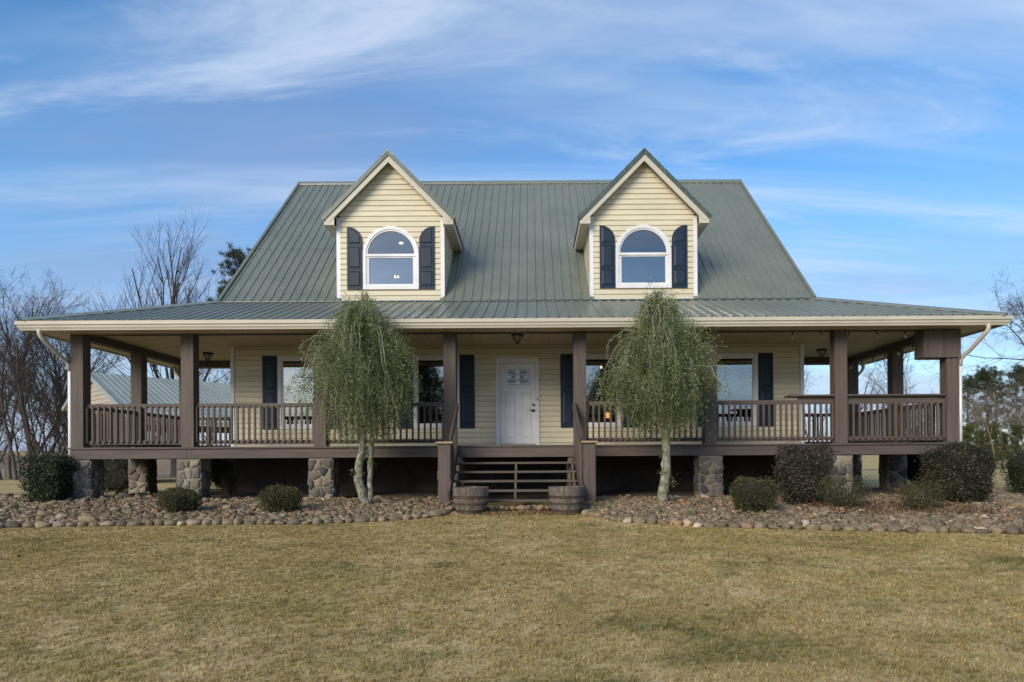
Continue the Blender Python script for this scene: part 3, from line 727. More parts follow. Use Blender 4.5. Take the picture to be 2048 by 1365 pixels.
for s, xa, xb in ((-1, -1.53, -1.27), (1, 1.375, 1.63)):
    MB().cbox(xa, xb, -1.20, -.95, -.1, 1.235, .006).cbox(xa+.012, xb-.012, -1.214, -1.199, -.1, 1.2, .003).build('newel_post', M['brown'], ST)
    MB().cbox(xa-.04, xb+.05, -1.25, -.90, 1.236, 1.283, .014).build('newel_cap', M['capstone'], ST)
    xt, xe = s*1.262, s*1.285 if s < 0 else 1.345
    MB().beam((xt, -.01, 2.10), (xe, -1.16, 1.30), .045, .15).build('handrail', M['brown'], ST)
    MB().beam((xt, -.03, 1.16), (xe, -1.42, .20), .04, .24).build('side_stringer', M['brown'], ST)
    for k in range(6):
        t = (k+.7)/6.2; y = -.01-1.12*t; xx = xt+(xe-xt)*t; zt = 2.06-.80*t; zb = 1.16-.78*t
        MB().box(xx-.02, xx+.02, y-.02, y+.02, zb, zt).build('baluster', M['brown'], ST)

# ------------------------------------------------------------------ dormers
def arch_open(c, r, zspring, z0, inset=0.0):
    def f(q):
        if q < z0: return None
        if q <= zspring: return (c-r, c+r)
        d = r*r-(q-zspring)**2
        return (c-math.sqrt(d), c+math.sqrt(d)) if d > 0 else None
    f.c = c; f.curved = True; return f
def dormer(xc, lit):
    D = empty('dormer', (xc, YW, 4.9), H); yw = YW
    zb = 4.93; zs = 6.09; rr = .70; wz0 = 5.235
    xw = xc + (.01 if xc < 0 else -.002)
    def rl(q): return min(DWH-.07, (DPK-.22-q)/KD - .0) if q > 6.7 else DWH-.07
    siding(D, lambda u, z, p: (u, yw-p, z), zb, DPK-.26, lambda q: xc-max(rl(q), 0), lambda q: xc+max(rl(q), 0), [arch_open(xw, rr-.05, zs, wz0+.04)])
    for s in (-1, 1):
        MB().box(min(xc+s*(DWH-.08), xc+s*(DWH+.018)), max(xc+s*(DWH-.08), xc+s*(DWH+.018)), yw-.026, yw+.085, 4.90, DEZ+.09).build('corner_trim', M['white'], D)
        ymr = lambda z: RY0+(z-RZ0)/KM
        siding(D, lambda u, z, p: (xc+s*(DWH+p), u, z), zb, DEZ-.05, lambda q: yw+.085, lambda q: max(ymr(q)+.05, yw+.086), [])
    MB().box(xc-DWH+.08, xc+DWH-.08, yw-.03, yw-.018, zb-.04, zb+.015).build('base_trim', M['white'], D)
    # arched window
    def arch_ring(r0, r1, y0, y1, z0, name, mat, n=24):
        P = [(-1, z0-zs, True)]
        pts0 = [(-r0, z0-zs)] + [(-r0*math.cos(math.pi*k/n), r0*math.sin(math.pi*k/n)) for k in range(n+1)] + [(r0, z0-zs)]
        pts1 = [(-r1, z0-zs)] + [(-r1*math.cos(math.pi*k/n), r1*math.sin(math.pi*k/n)) for k in range(n+1)] + [(r1, z0-zs)]
        V = []; F = []; m = len(pts0)
        for y in (y0, y1):
            for p in (pts0, pts1): V += [(xw+a, y, zs+b) for a, b in p]
        for i in range(m-1):
            F += [(i, i+1, m+i+1, m+i), (2*m+i, 3*m+i, 3*m+i+1, 2*m+i+1), (i, 2*m+i, 2*m+i+1, i+1), (m+i, m+i+1, 3*m+i+1, 3*m+i)]
        return ob(name, mesh(name, V, F, mat), D)
    arch_ring(rr-.075, rr, yw-.055, yw+.01, wz0, 'window_frame', M['white'])
    arch_ring(rr-.115, rr-.076, yw-.035, yw+.01, wz0+.04, 'window_sash', M['white'])
    mb = MB(); mb.box(xw-rr+.0, xw+rr-.0, yw-.062, yw+.01, wz0-.03, wz0+.075); mb.build('window_sill', M['white'], D)
    MB().box(xw-rr+.072, xw+rr-.072, yw-.052, yw+.012, 6.035, 6.095).build('meeting_rail', M['white'], D)
    mb = frame4(MB(), xw-rr+.113, xw+rr-.113, wz0+.073, 6.037, .035, yw-.028, yw+.012); mb.build('lower_sash', M['white'], D)
    n = 20; V = [(xw-(rr-.10)*math.cos(math.pi*k/n), yw-.002, 6.06+(rr-.08)*math.sin(math.pi*k/n)) for k in range(n+1)]
    ob('pane', mesh('pane', V, [tuple(range(n+1))], M['glass']), D)
    MB().box(xw-rr+.12, xw+rr-.12, yw-.006, yw-.001, wz0+.07, 6.05).build('pane', M['glass'], D)
    # room seen through the glass
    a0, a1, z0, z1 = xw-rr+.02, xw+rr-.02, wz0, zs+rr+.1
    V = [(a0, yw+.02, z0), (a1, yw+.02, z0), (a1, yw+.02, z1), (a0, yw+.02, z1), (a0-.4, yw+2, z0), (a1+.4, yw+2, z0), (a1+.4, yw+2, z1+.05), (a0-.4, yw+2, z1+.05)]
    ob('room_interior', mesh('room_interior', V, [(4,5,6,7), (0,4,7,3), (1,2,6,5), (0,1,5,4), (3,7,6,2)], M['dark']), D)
    for x_, z_, y_, rx, rz_ in lit:
        n = 12; V = [(x_+rx*math.cos(2*math.pi*k/n), y_-.012, z_+rz_*math.sin(2*math.pi*k/n)) for k in range(n)] + [(x_+rx*math.cos(2*math.pi*k/n), y_, z_+rz_*math.sin(2*math.pi*k/n)) for k in range(n)]
        ob('lamp_bulb', mesh('lamp_bulb', V, [tuple(range(n))]+[(k, (k+1) % n, n+(k+1) % n, n+k) for k in range(n)], M['lit']), D)
    # shutters with a quarter-round top
    for s in (-1, 1):
        xi, xo = xw+s*(rr+.014), xw+s*(rr+.014+.385); z0, zt = wz0-.03, 6.785; wd = .385; n = 8
        def outline(e):
            # tall at the outer edge, sweeping down to the window
            hgt = .36; P = [(xi+s*e, z0+e), (xo-s*e, z0+e), (xo-s*e, zt-e*1.0)]
            for k in range(1, n+1):
                t = math.pi/2*k/n; P.append((xo-s*e-s*(wd-2*e)*math.sin(t), zt-hgt+(hgt-e)*math.cos(t)))
            return P
        P = outline(0); m = len(P); V = [(a, yw-.052, b) for a, b in P]+[(a, yw-.018, b) for a, b in P]
        F = [tuple(range(m)) if s > 0 else tuple(range(m))[::-1]] + [(k, (k+1) % m, m+(k+1) % m, m+k) for k in range(m)]
        sh = ob('shutter', mesh('shutter', V, F, M['navy']), D)
        mb = MB(); e = .052; x0, x1 = min(xi, xo)+e, max(xi, xo)-e; i = .035
        for a, b in ((z0+.085, 5.66), (5.745, 6.275)):
            frame4(mb, x0-.016, x1+.016, a-.016, b+.016, .018, yw-.064, yw-.051)
            V = [(x0, yw-.053, a), (x1, yw-.053, a), (x1, yw-.053, b), (x0, yw-.053, b), (x0+i, yw-.066, a+i), (x1-i, yw-.066, a+i), (x1-i, yw-.066, b-i), (x0+i, yw-.066, b-i)]
            mb.add(V, [(0,1,5,4), (1,2,6,5), (2,3,7,6), (3,0,4,7), (4,5,6,7)])
        base = 6.35; O = [(a, b) for a, b in outline(.05) if b > base-.2]
        Q = [(x0 if s < 0 else x0, base), (x1, base)]
        arcp = [(max(min(a, x1), x0), max(b, base+.005)) for a, b in outline(.05)[2:]]
        pol = ([(xo-s*.05, base)] + arcp + [(xi+s*.05, base)])
        m = len(pol); cx = sum(p[0] for p in pol)/m; cz = sum(p[1] for p in pol)/m
        V = [(a, yw-.053, b) for a, b in pol]+[(cx+(a-cx)*.82, yw-.066, cz+(b-cz)*.82) for a, b in pol]
        mb.add(V, [(k, (k+1) % m, m+(k+1) % m, m+k) for k in range(m)]+[tuple(range(m, 2*m))])
        ob('shutter_panel', mesh('shutter_panel', mb.V, mb.F, M['navy']), D)
    # roof
    yf_ = yw-.27; nd = math.hypot(1, KD)
    for s in (-1, 1):
        def mp(u, v, h, s=s): return (xc+s*(v+h*KD/nd), u, DPK-v*KD+h/nd)
        panels(D, mp, yf_, 6.35, lambda q: .0, lambda q: DHW+.02, M['roof'], off=yf_)
        # rake board and metal edge
        top = (xc+s*.0, DPK-.035); bot = (xc+s*(DHW-.02), DPK-.035-(DHW-.02)*KD)
        dx, dz = (bot[0]-top[0]), (bot[1]-top[1]); ln = math.hypot(dx, dz); ux, uz = dx/ln, dz/ln; px_, pz_ = -uz*s, ux*s
        if pz_ < 0: px_, pz_ = -px_, -pz_
        def strip(o0, o1, y0, y1, name, mat, e0=0., e1=0., plumb=False):
            P = []
            for (o_, yy_) in ((o0, y0), (o0, y1), (o1, y0), (o1, y1)):
                # mitre at the ridge on x = xc
                a = (xc, top[1] + o_*(nd)); b = (bot[0]+(0 if plumb else px_*o_)+ux*e1, bot[1]+(o_*nd if plumb else pz_*o_)+uz*e1)
                P += [(a[0], yy_, a[1]), (b[0], yy_, b[1])]
            V = P; F = [(0,1,5,4), (2,6,7,3), (0,2,3,1), (4,5,7,6), (1,3,7,5), (0,4,6,2)]
            return ob(name, mesh(name, V, F, mat), D)
        strip(-.150, -.031, yf_+.012, yf_+.05, 'rake_board', M['cream'], plumb=False)
        strip(-.03, .068, yf_-.018, yf_+.052, 'rake_trim', M['rake'], e1=.05)
        # sloped soffit behind the rake board, in strips
        y = yf_+.05
        V = [(xc, yf_+.05, DPK-.14), (xc, yw+.02, DPK-.14), (xc+s*(DHW-.06), yw+.02, DPK-.14-(DHW-.06)*KD), (xc+s*(DHW-.06), yf_+.05, DPK-.14-(DHW-.06)*KD)]
        nst = 15
        for k in range(nst):
            f0, f1 = k/nst, (k+.93)/nst; V = []
            for ff in (f0, f1):
                xx, z_ = xc+s*(DHW-.07)*ff, DPK-.15-(DHW-.07)*ff*KD
                V += [(xx, yf_+.05, z_), (xx, yw+.02, z_), (xx, yf_+.05, z_+.012), (xx, yw+.02, z_+.012)]
            ob('soffit_plank', mesh('soffit_plank', V, [(0,1,5,4), (2,6,7,3), (0,2,3,1), (4,5,7,6)], M['cream']), D)
        # eave: level soffit box, fascia
        ze = DPK-.03-(DHW-.02)*KD
        xa, xb = xc+s*(DWH+.01), xc+s*(DHW-.03)
        MB().box(min(xa, xb), max(xa, xb), yf_+.051, 4.6, ze-.165, ze-.15).build('eave_soffit', M['cream'], D)
        MB().box(min(xb, xb+s*.022), max(xb, xb+s*.022), yf_+.051, 4.6, ze-.17, ze+.0).build('eave_fascia', M['cream'], D)
        V = [(xa, yf_+.02, ze-.16), (xb+s*.02, yf_+.02, ze-.16), (xb+s*.02, yf_+.02, ze+.02), (xa, yf_+.02, ze+.22)]
        V += [(a, b+.026, c) for a, b, c in V]
        ob('eave_return', mesh('eave_return', V, [(0,1,2,3), (7,6,5,4), (0,4,5,1), (1,5,6,2), (2,6,7,3), (3,7,4,0)], M['cream']), D)
        # trim line where the siding meets the soffit
        MB().beam((xc, yw-.024, DPK-.20), (xc+s*(DWH-.05), yw-.024, DPK-.20-(DWH-.05)*KD), .03, .045, (0, 1, 0)).build('frieze_trim', M['cream'], D)
    mb = MB()
    for s in (-1, 1):
        hw = .15; V = [(xc, yf_-.03, DPK+.05), (xc+s*hw, yf_-.03, DPK+.05-hw*KD+.006), (xc, 6.3, DPK+.05), (xc+s*hw, 6.3, DPK+.05-hw*KD+.006), (xc+s*hw, yf_-.03, DPK+.01-hw*KD), (xc, yf_-.03, DPK+.0), (xc+s*hw, 6.3, DPK+.01-hw*KD)]
        mb.add(V, [(0,1,3,2), (0,5,4,1), (1,4,6,3)])
    mb.build('ridge_cap', M['roof'] if xc < 0 else M['rake'], D)
    return D
dormer(DCX[0], [(-3.05, 6.62, 3.1, .055, .026), (-3.25, 5.79, 3.3, .022, .04), (-3.17, 5.785, 3.3, .018, .034)])['label'] = 'left gabled dormer with two lamps glowing behind its arched window'
dormer(DCX[1], [(3.11, 5.55, 3.3, .045, .022)])['label'] = 'right gabled dormer with darker green roof edge'

# ------------------------------------------------------------------ porch fittings
def lantern(loc, label):
    o = empty('ceiling_lantern', loc); tag(o, label, 'lantern', 'flush porch lanterns'); x, y, z = loc
    MB().lathe([(.0, 0), (.135, 0), (.145, -.012), (.145, -.03), (.12, -.045), (0, -.046)], 6, loc).build('canopy', M['bronze'], o)
    mb = MB()
    for k in range(6):
        t = 2*math.pi*k/6; mb.beam((x+.125*math.cos(t), y+.125*math.sin(t), z-.045), (x+.03*math.cos(t), y+.03*math.sin(t), z-.20), .012, .012, (math.sin(t), -math.cos(t), .1))
    mb.lathe([(.0, -.232), (.018, -.22), (.035, -.20), (.034, -.19), (0, -.188)], 8, loc); mb.build('cage', M['bronze'], o)
    MB().lathe([(.112, -.047), (.024, -.192)], 6, loc).build('lantern_glass', simple('frosted_lantern_glass', (.34, .31, .25), (.45, .42, .34), 10, .25), o)
    return o
lantern((.035, .75, ZC), 'bronze porch lantern over the front steps')
lantern((-8.19, 3.2, ZC), 'bronze porch lantern on the ceiling near the garage')
lantern((8.03, 3.2, ZC), 'bronze porch lantern on the ceiling by the string lights')
sl_ = empty('string_lights', (8.0, .2, 3.7)); tag(sl_, 'string of hanging bulbs along the porch ceiling beside the brown box', 'string lights')
bulbs = [(6.15, .30), (6.78, .30), (7.41, .30), (8.03, .30), (8.66, .30)] + [(9.30, .55+.62*k) for k in range(7)]
P = [(5.6, .3, 3.768)]
for i, (x, y) in enumerate(bulbs):
    P += [(x-.3 if y < .4 else x, y if y < .4 else y-.3, 3.755 if y < .4 else 3.585), (x, y, 3.765 if y < .4 else 3.60)]
MB().tube(P, .006, 5).build('cable', M['wire'], sl_)
for i, (x, y) in enumerate(bulbs):
    z = 3.765 if y < .4 else 3.60
    b = MB().lathe([(.004, 0), (.004, -.05), (.017, -.055), (.019, -.11), (.010, -.112)], 8, (x, y, z)).build('socket', M['wire'], sl_, True)
    MB().lathe([(.014, -.11), (.032, -.14), (.038, -.17), (.024, -.205), (0, -.215)], 8, (x, y, z)).build('bulb', simple('clear_bulb', (.4, .38, .34), (.5, .48, .44), 10, .1) if i == 0 else bpy.data.materials['clear_bulb'], b, True)

# ------------------------------------------------------------------ half-barrel planters
def barrel(loc, label, seed, grey):
    rng = random.Random(seed); o = local_empty('barrel_planter', loc, rng.uniform(0, 1)); tag(o, label, 'planter', 'half-barrel planters')
    n = 24; Hh = .49
    def rad(z): t = z/Hh; return .262 + .078*math.sin(min(1, t*.93+.07)*math.pi/2*1.02)
    zs = [0, .08, .16, .24, .32, .40, Hh]
    for k in range(n):
        a0, a1 = 2*math.pi*k/n+.006, 2*math.pi*(k+1)/n-.006; V = []; F = []; e = rng.uniform(-.003, .003); top = rng.uniform(-.006, .004)
        for z in zs:
            zz_ = z + (top if z == Hh else 0)
            for r in (rad(z)+e, rad(z)-.024):
                for a in (a0, a1): V.append((r*math.cos(a), r*math.sin(a), zz_))
        for i in range(len(zs)-1):
            b = i*4; F += [(b, b+1, b+5, b+4), (b+3, b+2, b+6, b+7), (b+1, b+3, b+7, b+5), (b+2, b, b+4, b+6)]
        b = (len(zs)-1)*4; F += [(b, b+1, b+3, b+2), (0, 2, 3, 1)]
        ob('stave', mesh('stave', V, F, M['stave']), o)
    for z0, z1 in ((.285, .335), (.165, .20), (.03, .075)):
        MB().lathe([(rad(z0)-.003, z0), (rad(z0)+.0075, z0), (rad(z1)+.0075, z1), (rad(z1)-.003, z1)], 48).build('hoop', M['hoop'], o)
    V = [(0, 0, .26)]; F = []
    for j, r in enumerate((.1, .2, .290)):
        for k in range(18): t = 2*math.pi*k/18; V.append((r*math.cos(t), r*math.sin(t), .26+rng.uniform(-.012, .02)))
    for k in range(18):
        F.append((0, 1+k, 1+(k+1) % 18))
        for j in range(2): F.append((1+j*18+k, 19+j*18+k, 19+j*18+(k+1) % 18, 1+j*18+(k+1) % 18))
    ob('soil', mesh('soil', V, F, M['soil'], True), o)
    return o
barrel((-.805, -2.0, -.085), 'half-barrel planter at the left foot of the front steps', 3, 0)
barrel((.995, -2.05, -.085), 'half-barrel planter at the right foot of the front steps', 4, 1)

# ------------------------------------------------------------------ stone beds
EDGE_L = [(-16, -3.9), (-11, -3.72), (-8.46, -3.55), (-6.87, -3.44), (-5.25, -3.36), (-3.54, -3.36), (-2.76, -3.2), (-1.95, -2.92), (-1.45, -2.5), (-1.22, -2.1)]
EDGE_R = [(1.30, -2.2), (1.54, -2.75), (1.9, -3.35), (3.02, -3.93), (4.48, -4.28), (5.86, -4.58), (7.5, -4.88), (10, -5.2), (15, -5.6)]
rk = np.random.RandomState(11)
def ico():
    bm = bmesh.new(); bmesh.ops.create_icosphere(bm, subdivisions=2, radius=1.0); bm.verts.ensure_lookup_table()
    V = np.array([v.co[:] for v in bm.verts]); F = np.array([[v.index for v in f.verts] for f in bm.faces]); bm.free(); return V, F
IV, IF = ico()
def ico1():
    bm = bmesh.new(); bmesh.ops.create_icosphere(bm, subdivisions=1, radius=1.0); V = np.array([v.co[:] for v in bm.verts]); F = np.array([[v.index for v in f.verts] for f in bm.faces]); bm.free(); return V, F
JV, JF = ico1()
JT = [JV*rk.uniform(.72, 1.18, (len(JV), 1)) for _ in range(14)]
STV = []
for k in range(10):
    d = np.zeros(len(IV))
    for j in range(4):
        ax = rk.normal(size=3); ax /= np.linalg.norm(ax); ph = rk.rand()*6; d += np.sin((IV@ax)*rk.uniform(1.2, 3.2)+ph)*.085
    v = IV*(1+d)[:, None]
    # facets: flatten against a few random planes for a broken-river-stone look
    for j in range(6):
        ax = rk.normal(size=3); ax /= np.linalg.norm(ax); c = rk.uniform(.58, .88); dd = v@ax; v = v - np.clip(dd-c, 0, None)[:, None]*ax*.8
    STV.append(v)
STM = [npmesh('river_stone', v, IF, M['rock'], smooth=True) for v in STV]
def edge_y(E, x):
    xs, ys = zip(*E); return float(np.interp(x, xs, ys))
def bed_z(X, Y, E):
    ey = edge_y(E, X); d = Y-ey
    t = min(1, max(0, d/1.6)); m = t*t*(3-2*t)
    base = .045*Y if Y < 0 else .03*min(Y, 3); return base + .012 + 0.062*m*(1 if Y < 0 else max(0, 1-Y/3))
def under_ok(X, Y):
    if abs(X) < 9.2: return Y < -.02 or (abs(X) > 7.4 and X < 0 and .6 < Y < 2.0 and False)
    return True
def stone_bed(E, sgn, label, seed, nsolo, ymax_out):
    rng = np.random.RandomState(seed); xs = [p[0] for p in E]; xa, xb = min(xs), max(xs)
    B = empty('stone_bed', (sgn*6, -2, 0)); tag(B, label, 'stone bed')
    # soil under the stones
    V = []; F = []; nxp, nyp = 60, 14
    for i in range(nxp+1):
        X = xa+(xb-xa)*i/nxp; ey = edge_y(E, X)
        ye = .06 if abs(X) < 9.3 else ymax_out
        for j in range(nyp+1):
            Y = ey-.05+(ye-ey+.05)*j/nyp; V.append((X, Y, bed_z(X, max(Y, ey), E)-.006+(-.0 if j else -.03)))
    for i in range(nxp):
        for j in range(nyp): k = i*(nyp+1)+j; F.append((k, k+nyp+1, k+nyp+2, k+1))
    ob('bed_soil', mesh('bed_soil', V, F, M['dirt'], True), B)
    # border stones laid in a row along the edge
    s = 0; pts = np.array(E); seg = np.linalg.norm(np.diff(pts, axis=0), axis=1); tot = seg.sum(); cum = np.concatenate([[0], np.cumsum(seg)])
    while s < tot:
        a = rng.uniform(.075, .135); s += a
        if s > tot: break
        X = np.interp(s, cum, pts[:, 0]); Y = np.interp(s, cum, pts[:, 1]); dx = np.interp(s+.1, cum, pts[:, 0])-np.interp(s-.1, cum, pts[:, 0]); dy = np.interp(s+.1, cum, pts[:, 1])-np.interp(s-.1, cum, pts[:, 1])
        hh = rng.uniform(.045, .082); z = bed_z(X, Y, E)+hh*.30
        if -9.6 < X < 11:
            ob('border_stone', STM[rng.randint(10)], B, (X, Y+rng.uniform(-.03, .03), z), (rng.uniform(-.25, .25), rng.uniform(-.2, .2), math.atan2(dy, dx)+rng.uniform(-.35, .35)), (a*1.02, rng.uniform(.08, .12), hh))
        s += a*.93
    # fill: jittered rows, largest and nearest as single stones, the others as one mass
    fill = []
    Y = -6.2
    X = xa
    n = 0; cand = []
    while n < 120000:
        n += 1; X = rng.uniform(max(xa, -14), min(xb, 14)); Y = rng.uniform(-5.7, ymax_out if abs(X) > 9.2 else (2.1 if (X < -7.5) else -.02))
        ey = edge_y(E, X)
        if Y < ey+.10 or abs(X-.34) > (14.84+Y)*.80: continue
        if X < -7.5 and X > -9.2 and 0 < Y < .55: pass
        cand.append((X, Y, math.exp(rng.normal(-3.24, .50))))
    # poisson-like thinning on a grid
    grid = {}; kept = []
    for X, Y, r in cand:
        gx_, gy_ = int(X//.11), int(Y//.11); ok = True
        for i in (-1, 0, 1):
            for j in (-1, 0, 1):
                for (x2, y2, r2) in grid.get((gx_+i, gy_+j), ()):
                    if ((X-x2)**2+(1.6*(Y-y2))**2) < (.66*(r+r2))**2: ok = False; break
                if not ok: break
            if not ok: break
        if ok: grid.setdefault((gx_, gy_), []).append((X, Y, r)); kept.append((X, Y, r))
    seen = sorted(kept, key=lambda c: -(c[2]/(14.84+c[1])) if abs(c[0]) < (14.84+c[1])*.74 else 0)
    solo = seen[:nsolo]; rest = seen[nsolo:]
    for X, Y, r in solo:
        hh = r*rng.uniform(.36, .68)
        ob('river_stone', STM[rng.randint(10)], B, (X, Y, bed_z(X, Y, E)+hh*.38+.01), (rng.uniform(-.4, .4), rng.uniform(-.4, .4), rng.uniform(0, 6.28)), (r*rng.uniform(.95, 1.3), r*rng.uniform(.7, .95), hh))
    VV = []; FF = []; RR = []; off = 0
    for X, Y, r in rest:
        hh = r*rng.uniform(.36, .68); v = JT[rng.randint(14)]*np.array([1.08*r*rng.uniform(.95, 1.3), r*rng.uniform(.7, .95), hh])
        rm = np.array(Euler((rng.uniform(-.4, .4), rng.uniform(-.4, .4), rng.uniform(0, 6.28))).to_matrix()); v = v@rm.T + np.array([X, Y, bed_z(X, Y, E)+hh*.38+.01])
        VV.append(v); FF.append(JF+off); off += len(v); RR += [rng.rand()]*len(JF)
    o = ob('river_stones', npmesh('river_stones', np.concatenate(VV), np.concatenate(FF), M['rocks'], RR, True), B); o['kind'] = 'stuff'
    return B
stone_bed(EDGE_L, -1, 'bed of grey river stones left of the front steps', 21, 280, 2.4)
stone_bed(EDGE_R, 1, 'bed of grey river stones right of the front steps', 22, 280, 2.6)
# stones under the foot of the stairs
fs = empty('step_stones', (.1, -1.75, 0)); tag(fs, 'short row of river stones under the lowest front step', 'stones')
for k in range(13):
    r = rk.uniform(.06, .10); ob('river_stone', STM[rk.randint(10)], fs, (-.55+k*.105+rk.uniform(-.02, .02), -1.62+rk.uniform(-.08, .06), -.045+r*.3), (rk.uniform(-.3, .3), rk.uniform(-.3, .3), rk.uniform(0, 6)), (r*1.1, r*.85, r*.6))

# ------------------------------------------------------------------ foliage tools
def leaf_cards(P, size, rng, aspect=.5, droop=None):
    """one diamond-shaped leaf (quad) per point"""
    n = len(P); d = rng.normal(size=(n, 3))
    if droop is not None: d = d*.7 + droop
    d /= np.linalg.norm(d, axis=1)[:, None]+1e-9; b = np.cross(d, rng.normal(size=(n, 3))); b /= np.linalg.norm(b, axis=1)[:, None]+1e-9
    s = size*rng.uniform(.55, 1.5, n)[:, None]
    a0 = P; a1 = P+d*s*.5+b*s*aspect*.5; a2 = P+d*s; a3 = P+d*s*.5-b*s*aspect*.5
    V = np.stack([a0, a1, a2, a3], 1).reshape(-1, 3); F = np.arange(n*4).reshape(-1, 4); return V, F
def tubes_np(chains, sides=3):
    """chains: list of (points (k,3), radii (k,)) -> V, F"""
    VV = []; FF = []; off = 0; ang = np.arange(sides)*2*np.pi/sides
    for P, r in chains:
        P = np.asarray(P, float); k = len(P); d = np.gradient(P, axis=0); d /= np.linalg.norm(d, axis=1)[:, None]+1e-9
        ref = np.array([0, 0, 1.]) if abs(d[0, 2]) < .9 else np.array([1., 0, 0])
        a = np.cross(d, ref); a /= np.linalg.norm(a, axis=1)[:, None]+1e-9; b = np.cross(d, a)
        V = P[:, None, :] + (a[:, None, :]*np.cos(ang)[None, :, None] + b[:, None, :]*np.sin(ang)[None, :, None])*np.asarray(r)[:, None, None]
        VV.append(V.reshape(-1, 3)); i = np.arange(k-1)[:, None]*sides; j = np.arange(sides)[None, :]; j2 = (j+1) % sides
        FF.append(np.stack([i+j, i+j2, i+sides+j2, i+sides+j], -1).reshape(-1, 4)+off); off += k*sides
    return np.concatenate(VV), np.concatenate(FF)

# ------------------------------------------------------------------ weeping trees
def weeping(loc, trunks, ztop, rad, zlow, seed, label, lean=(0, 0), outlier=(), cone=False):
    rng = np.random.RandomState(seed); o = local_empty('weeping_tree', loc); tag(o, label, 'tree', 'weeping trees in the stone beds')
    for t in trunks:
        P = np.array([p[:3] for p in t]); r = np.array([p[3] for p in t]); u = np.linspace(0, 1, len(P)); uu = np.linspace(0, 1, 26)
        Q = np.stack([np.interp(uu, u, P[:, k]) for k in range(3)], 1); Q[1:, :2] += rng.normal(0, .008, (25, 2)); rr_ = np.interp(uu, u, r)*(1+rng.normal(0, .05, 26))
        V, F = tubes_np([(Q, rr_)], 12); ob('trunk', npmesh('trunk', V, F, M['lichen'], smooth=True), o)
    limbs = []; strands = []; n = 1000
    top = np.array([trunks[0][-1][0], trunks[0][-1][1]])
    zc0 = zlow + (ztop-zlow)*(.40 if cone else .58)
    bund = [(rng.uniform(0, 2*np.pi), rng.rand()**.55, rng.normal(0, .17), rng.uniform(.35, 3.2)) for _ in range(84)]
    for i in range(n):
        ba, bq, bz, bd = bund[min(83, int(84*rng.rand()**1.5))]; az = ba+rng.normal(0, .10); q = min(1.08, max(.02, bq+rng.normal(0, .055))); R0 = rad*q*(1+.10*math.sin(3*az+seed)+.06*math.sin(5*az+2*seed))*rng.uniform(.90, 1.06)*(1+(rng.rand() < .06)*rng.uniform(.05, .25))
        dome = math.sqrt(max(0, 1-(min(q, 1)*.97)**2)); pf = .45*(1-min(q, 1))**.58+.55*dome if cone else dome
        apex = zc0 + (ztop-zc0)*pf + bz*.8 - abs(rng.normal(0, .08)) + (rng.rand() < .04)*rng.uniform(0, .2) - (i % 5 < 2)*rng.uniform(0, 1.2)*(1-.4*q)
        if i % 4 == 0: q *= .55; R0 *= .55; apex = min(apex, zlow+rng.uniform(.7, 1.6)); bd = 3.
        zs_ = apex - R0*rng.uniform(.10, .45) - .05
        start = np.array([top[0]*.8+rng.normal(0, .05), top[1]*.8+rng.normal(0, .05), zs_])
        end_z = max(zlow + (.30 if q > .5 else 0)*q + .45*q**4 + abs(rng.normal(0, .16)), apex-max(.4, bd+rng.normal(0, .22)))
        m = 16; t = np.linspace(0, 1, m); rx = np.clip(1-(1-t)**1.9, 0, 1)
        zc = np.where(t < .38, zs_+(apex-zs_)*np.sin(t/.38*np.pi/2), apex-(apex-end_z)*((t-.38)/.62)**1.35)
        P = np.stack([start[0]+lean[0]*R0+np.cos(az)*R0*rx, start[1]+lean[1]*R0+np.sin(az)*R0*rx, zc], 1)
        P[1:] += np.cumsum(rng.normal(0, .024, (m-1, 3)), axis=0)
        strands.append(P)
    for (dx, dy, z0, dz) in outlier:
        for q in range(4):
            m = 14; t = np.linspace(0, 1, m); P = np.stack([dx*t+rng.normal(0, .03), dy*t+rng.normal(0, .05)+0*t, z0+.25*np.sin(t*2.2)-dz*t**2.2+rng.normal(0, .03)], 1); P[1:] += np.cumsum(rng.normal(0, .012, (m-1, 3)), axis=0); strands.append(P)
    ch = [(P, np.linspace(.010, .0022, len(P))) for P in strands[:150]+strands[n:]]
    side = []
    LP = []
    for P in strands:
        k = rng.randint(44, 80); t = (rng.rand(k)**.75)*.86+.14; idx = t*(len(P)-1); i0 = np.clip(idx.astype(int), 0, len(P)-2); f_ = (idx-i0)[:, None]
        LP.append(P[i0]*(1-f_)+P[i0+1]*f_ + rng.normal(0, .030, (k, 3)))
        for _ in range(2):
            a = P[rng.randint(5, len(P)-1)]; m = 6; tt = np.linspace(0, 1, m)[:, None]; dv = np.array([rng.normal(0, .10), rng.normal(0, .10), -rng.uniform(.10, .34)])
            Q = a+dv*tt + np.cumsum(rng.normal(0, .010, (m, 3)), axis=0); side.append((Q, np.linspace(.0035, .0015, m)))
            k2 = 16; ii = rng.rand(k2)*(m-1.01); i0 = ii.astype(int); f_ = (ii-i0)[:, None]; LP.append(Q[i0]*(1-f_)+Q[i0+1]*f_+rng.normal(0, .020, (k2, 3)))
    V, F = tubes_np(ch+side[:420], 3); ob('branches', npmesh('branches', V, F, M['paletwig']), o)
    P = np.concatenate(LP)
    # sprigs on the lower trunk
    for t in trunks:
        for z in (.45, .62, .85, 1.0):
            c = np.array([np.interp(z, [p[2] for p in t], [p[0] for p in t]), np.interp(z, [p[2] for p in t], [p[1] for p in t]), z])
            if rng.rand() < .6: P = np.concatenate([P, c+np.array([rng.uniform(-.1, .12), -.06, 0])+rng.normal(0, .05, (90, 3))])
    V, F = leaf_cards(P, .031, rng, .50, np.array([0, 0, -.35])); lum = np.clip(rng.normal(.42, .22, len(P)) + .10*np.sin(P[:, 0]*7+P[:, 2]*5), 0, 1)
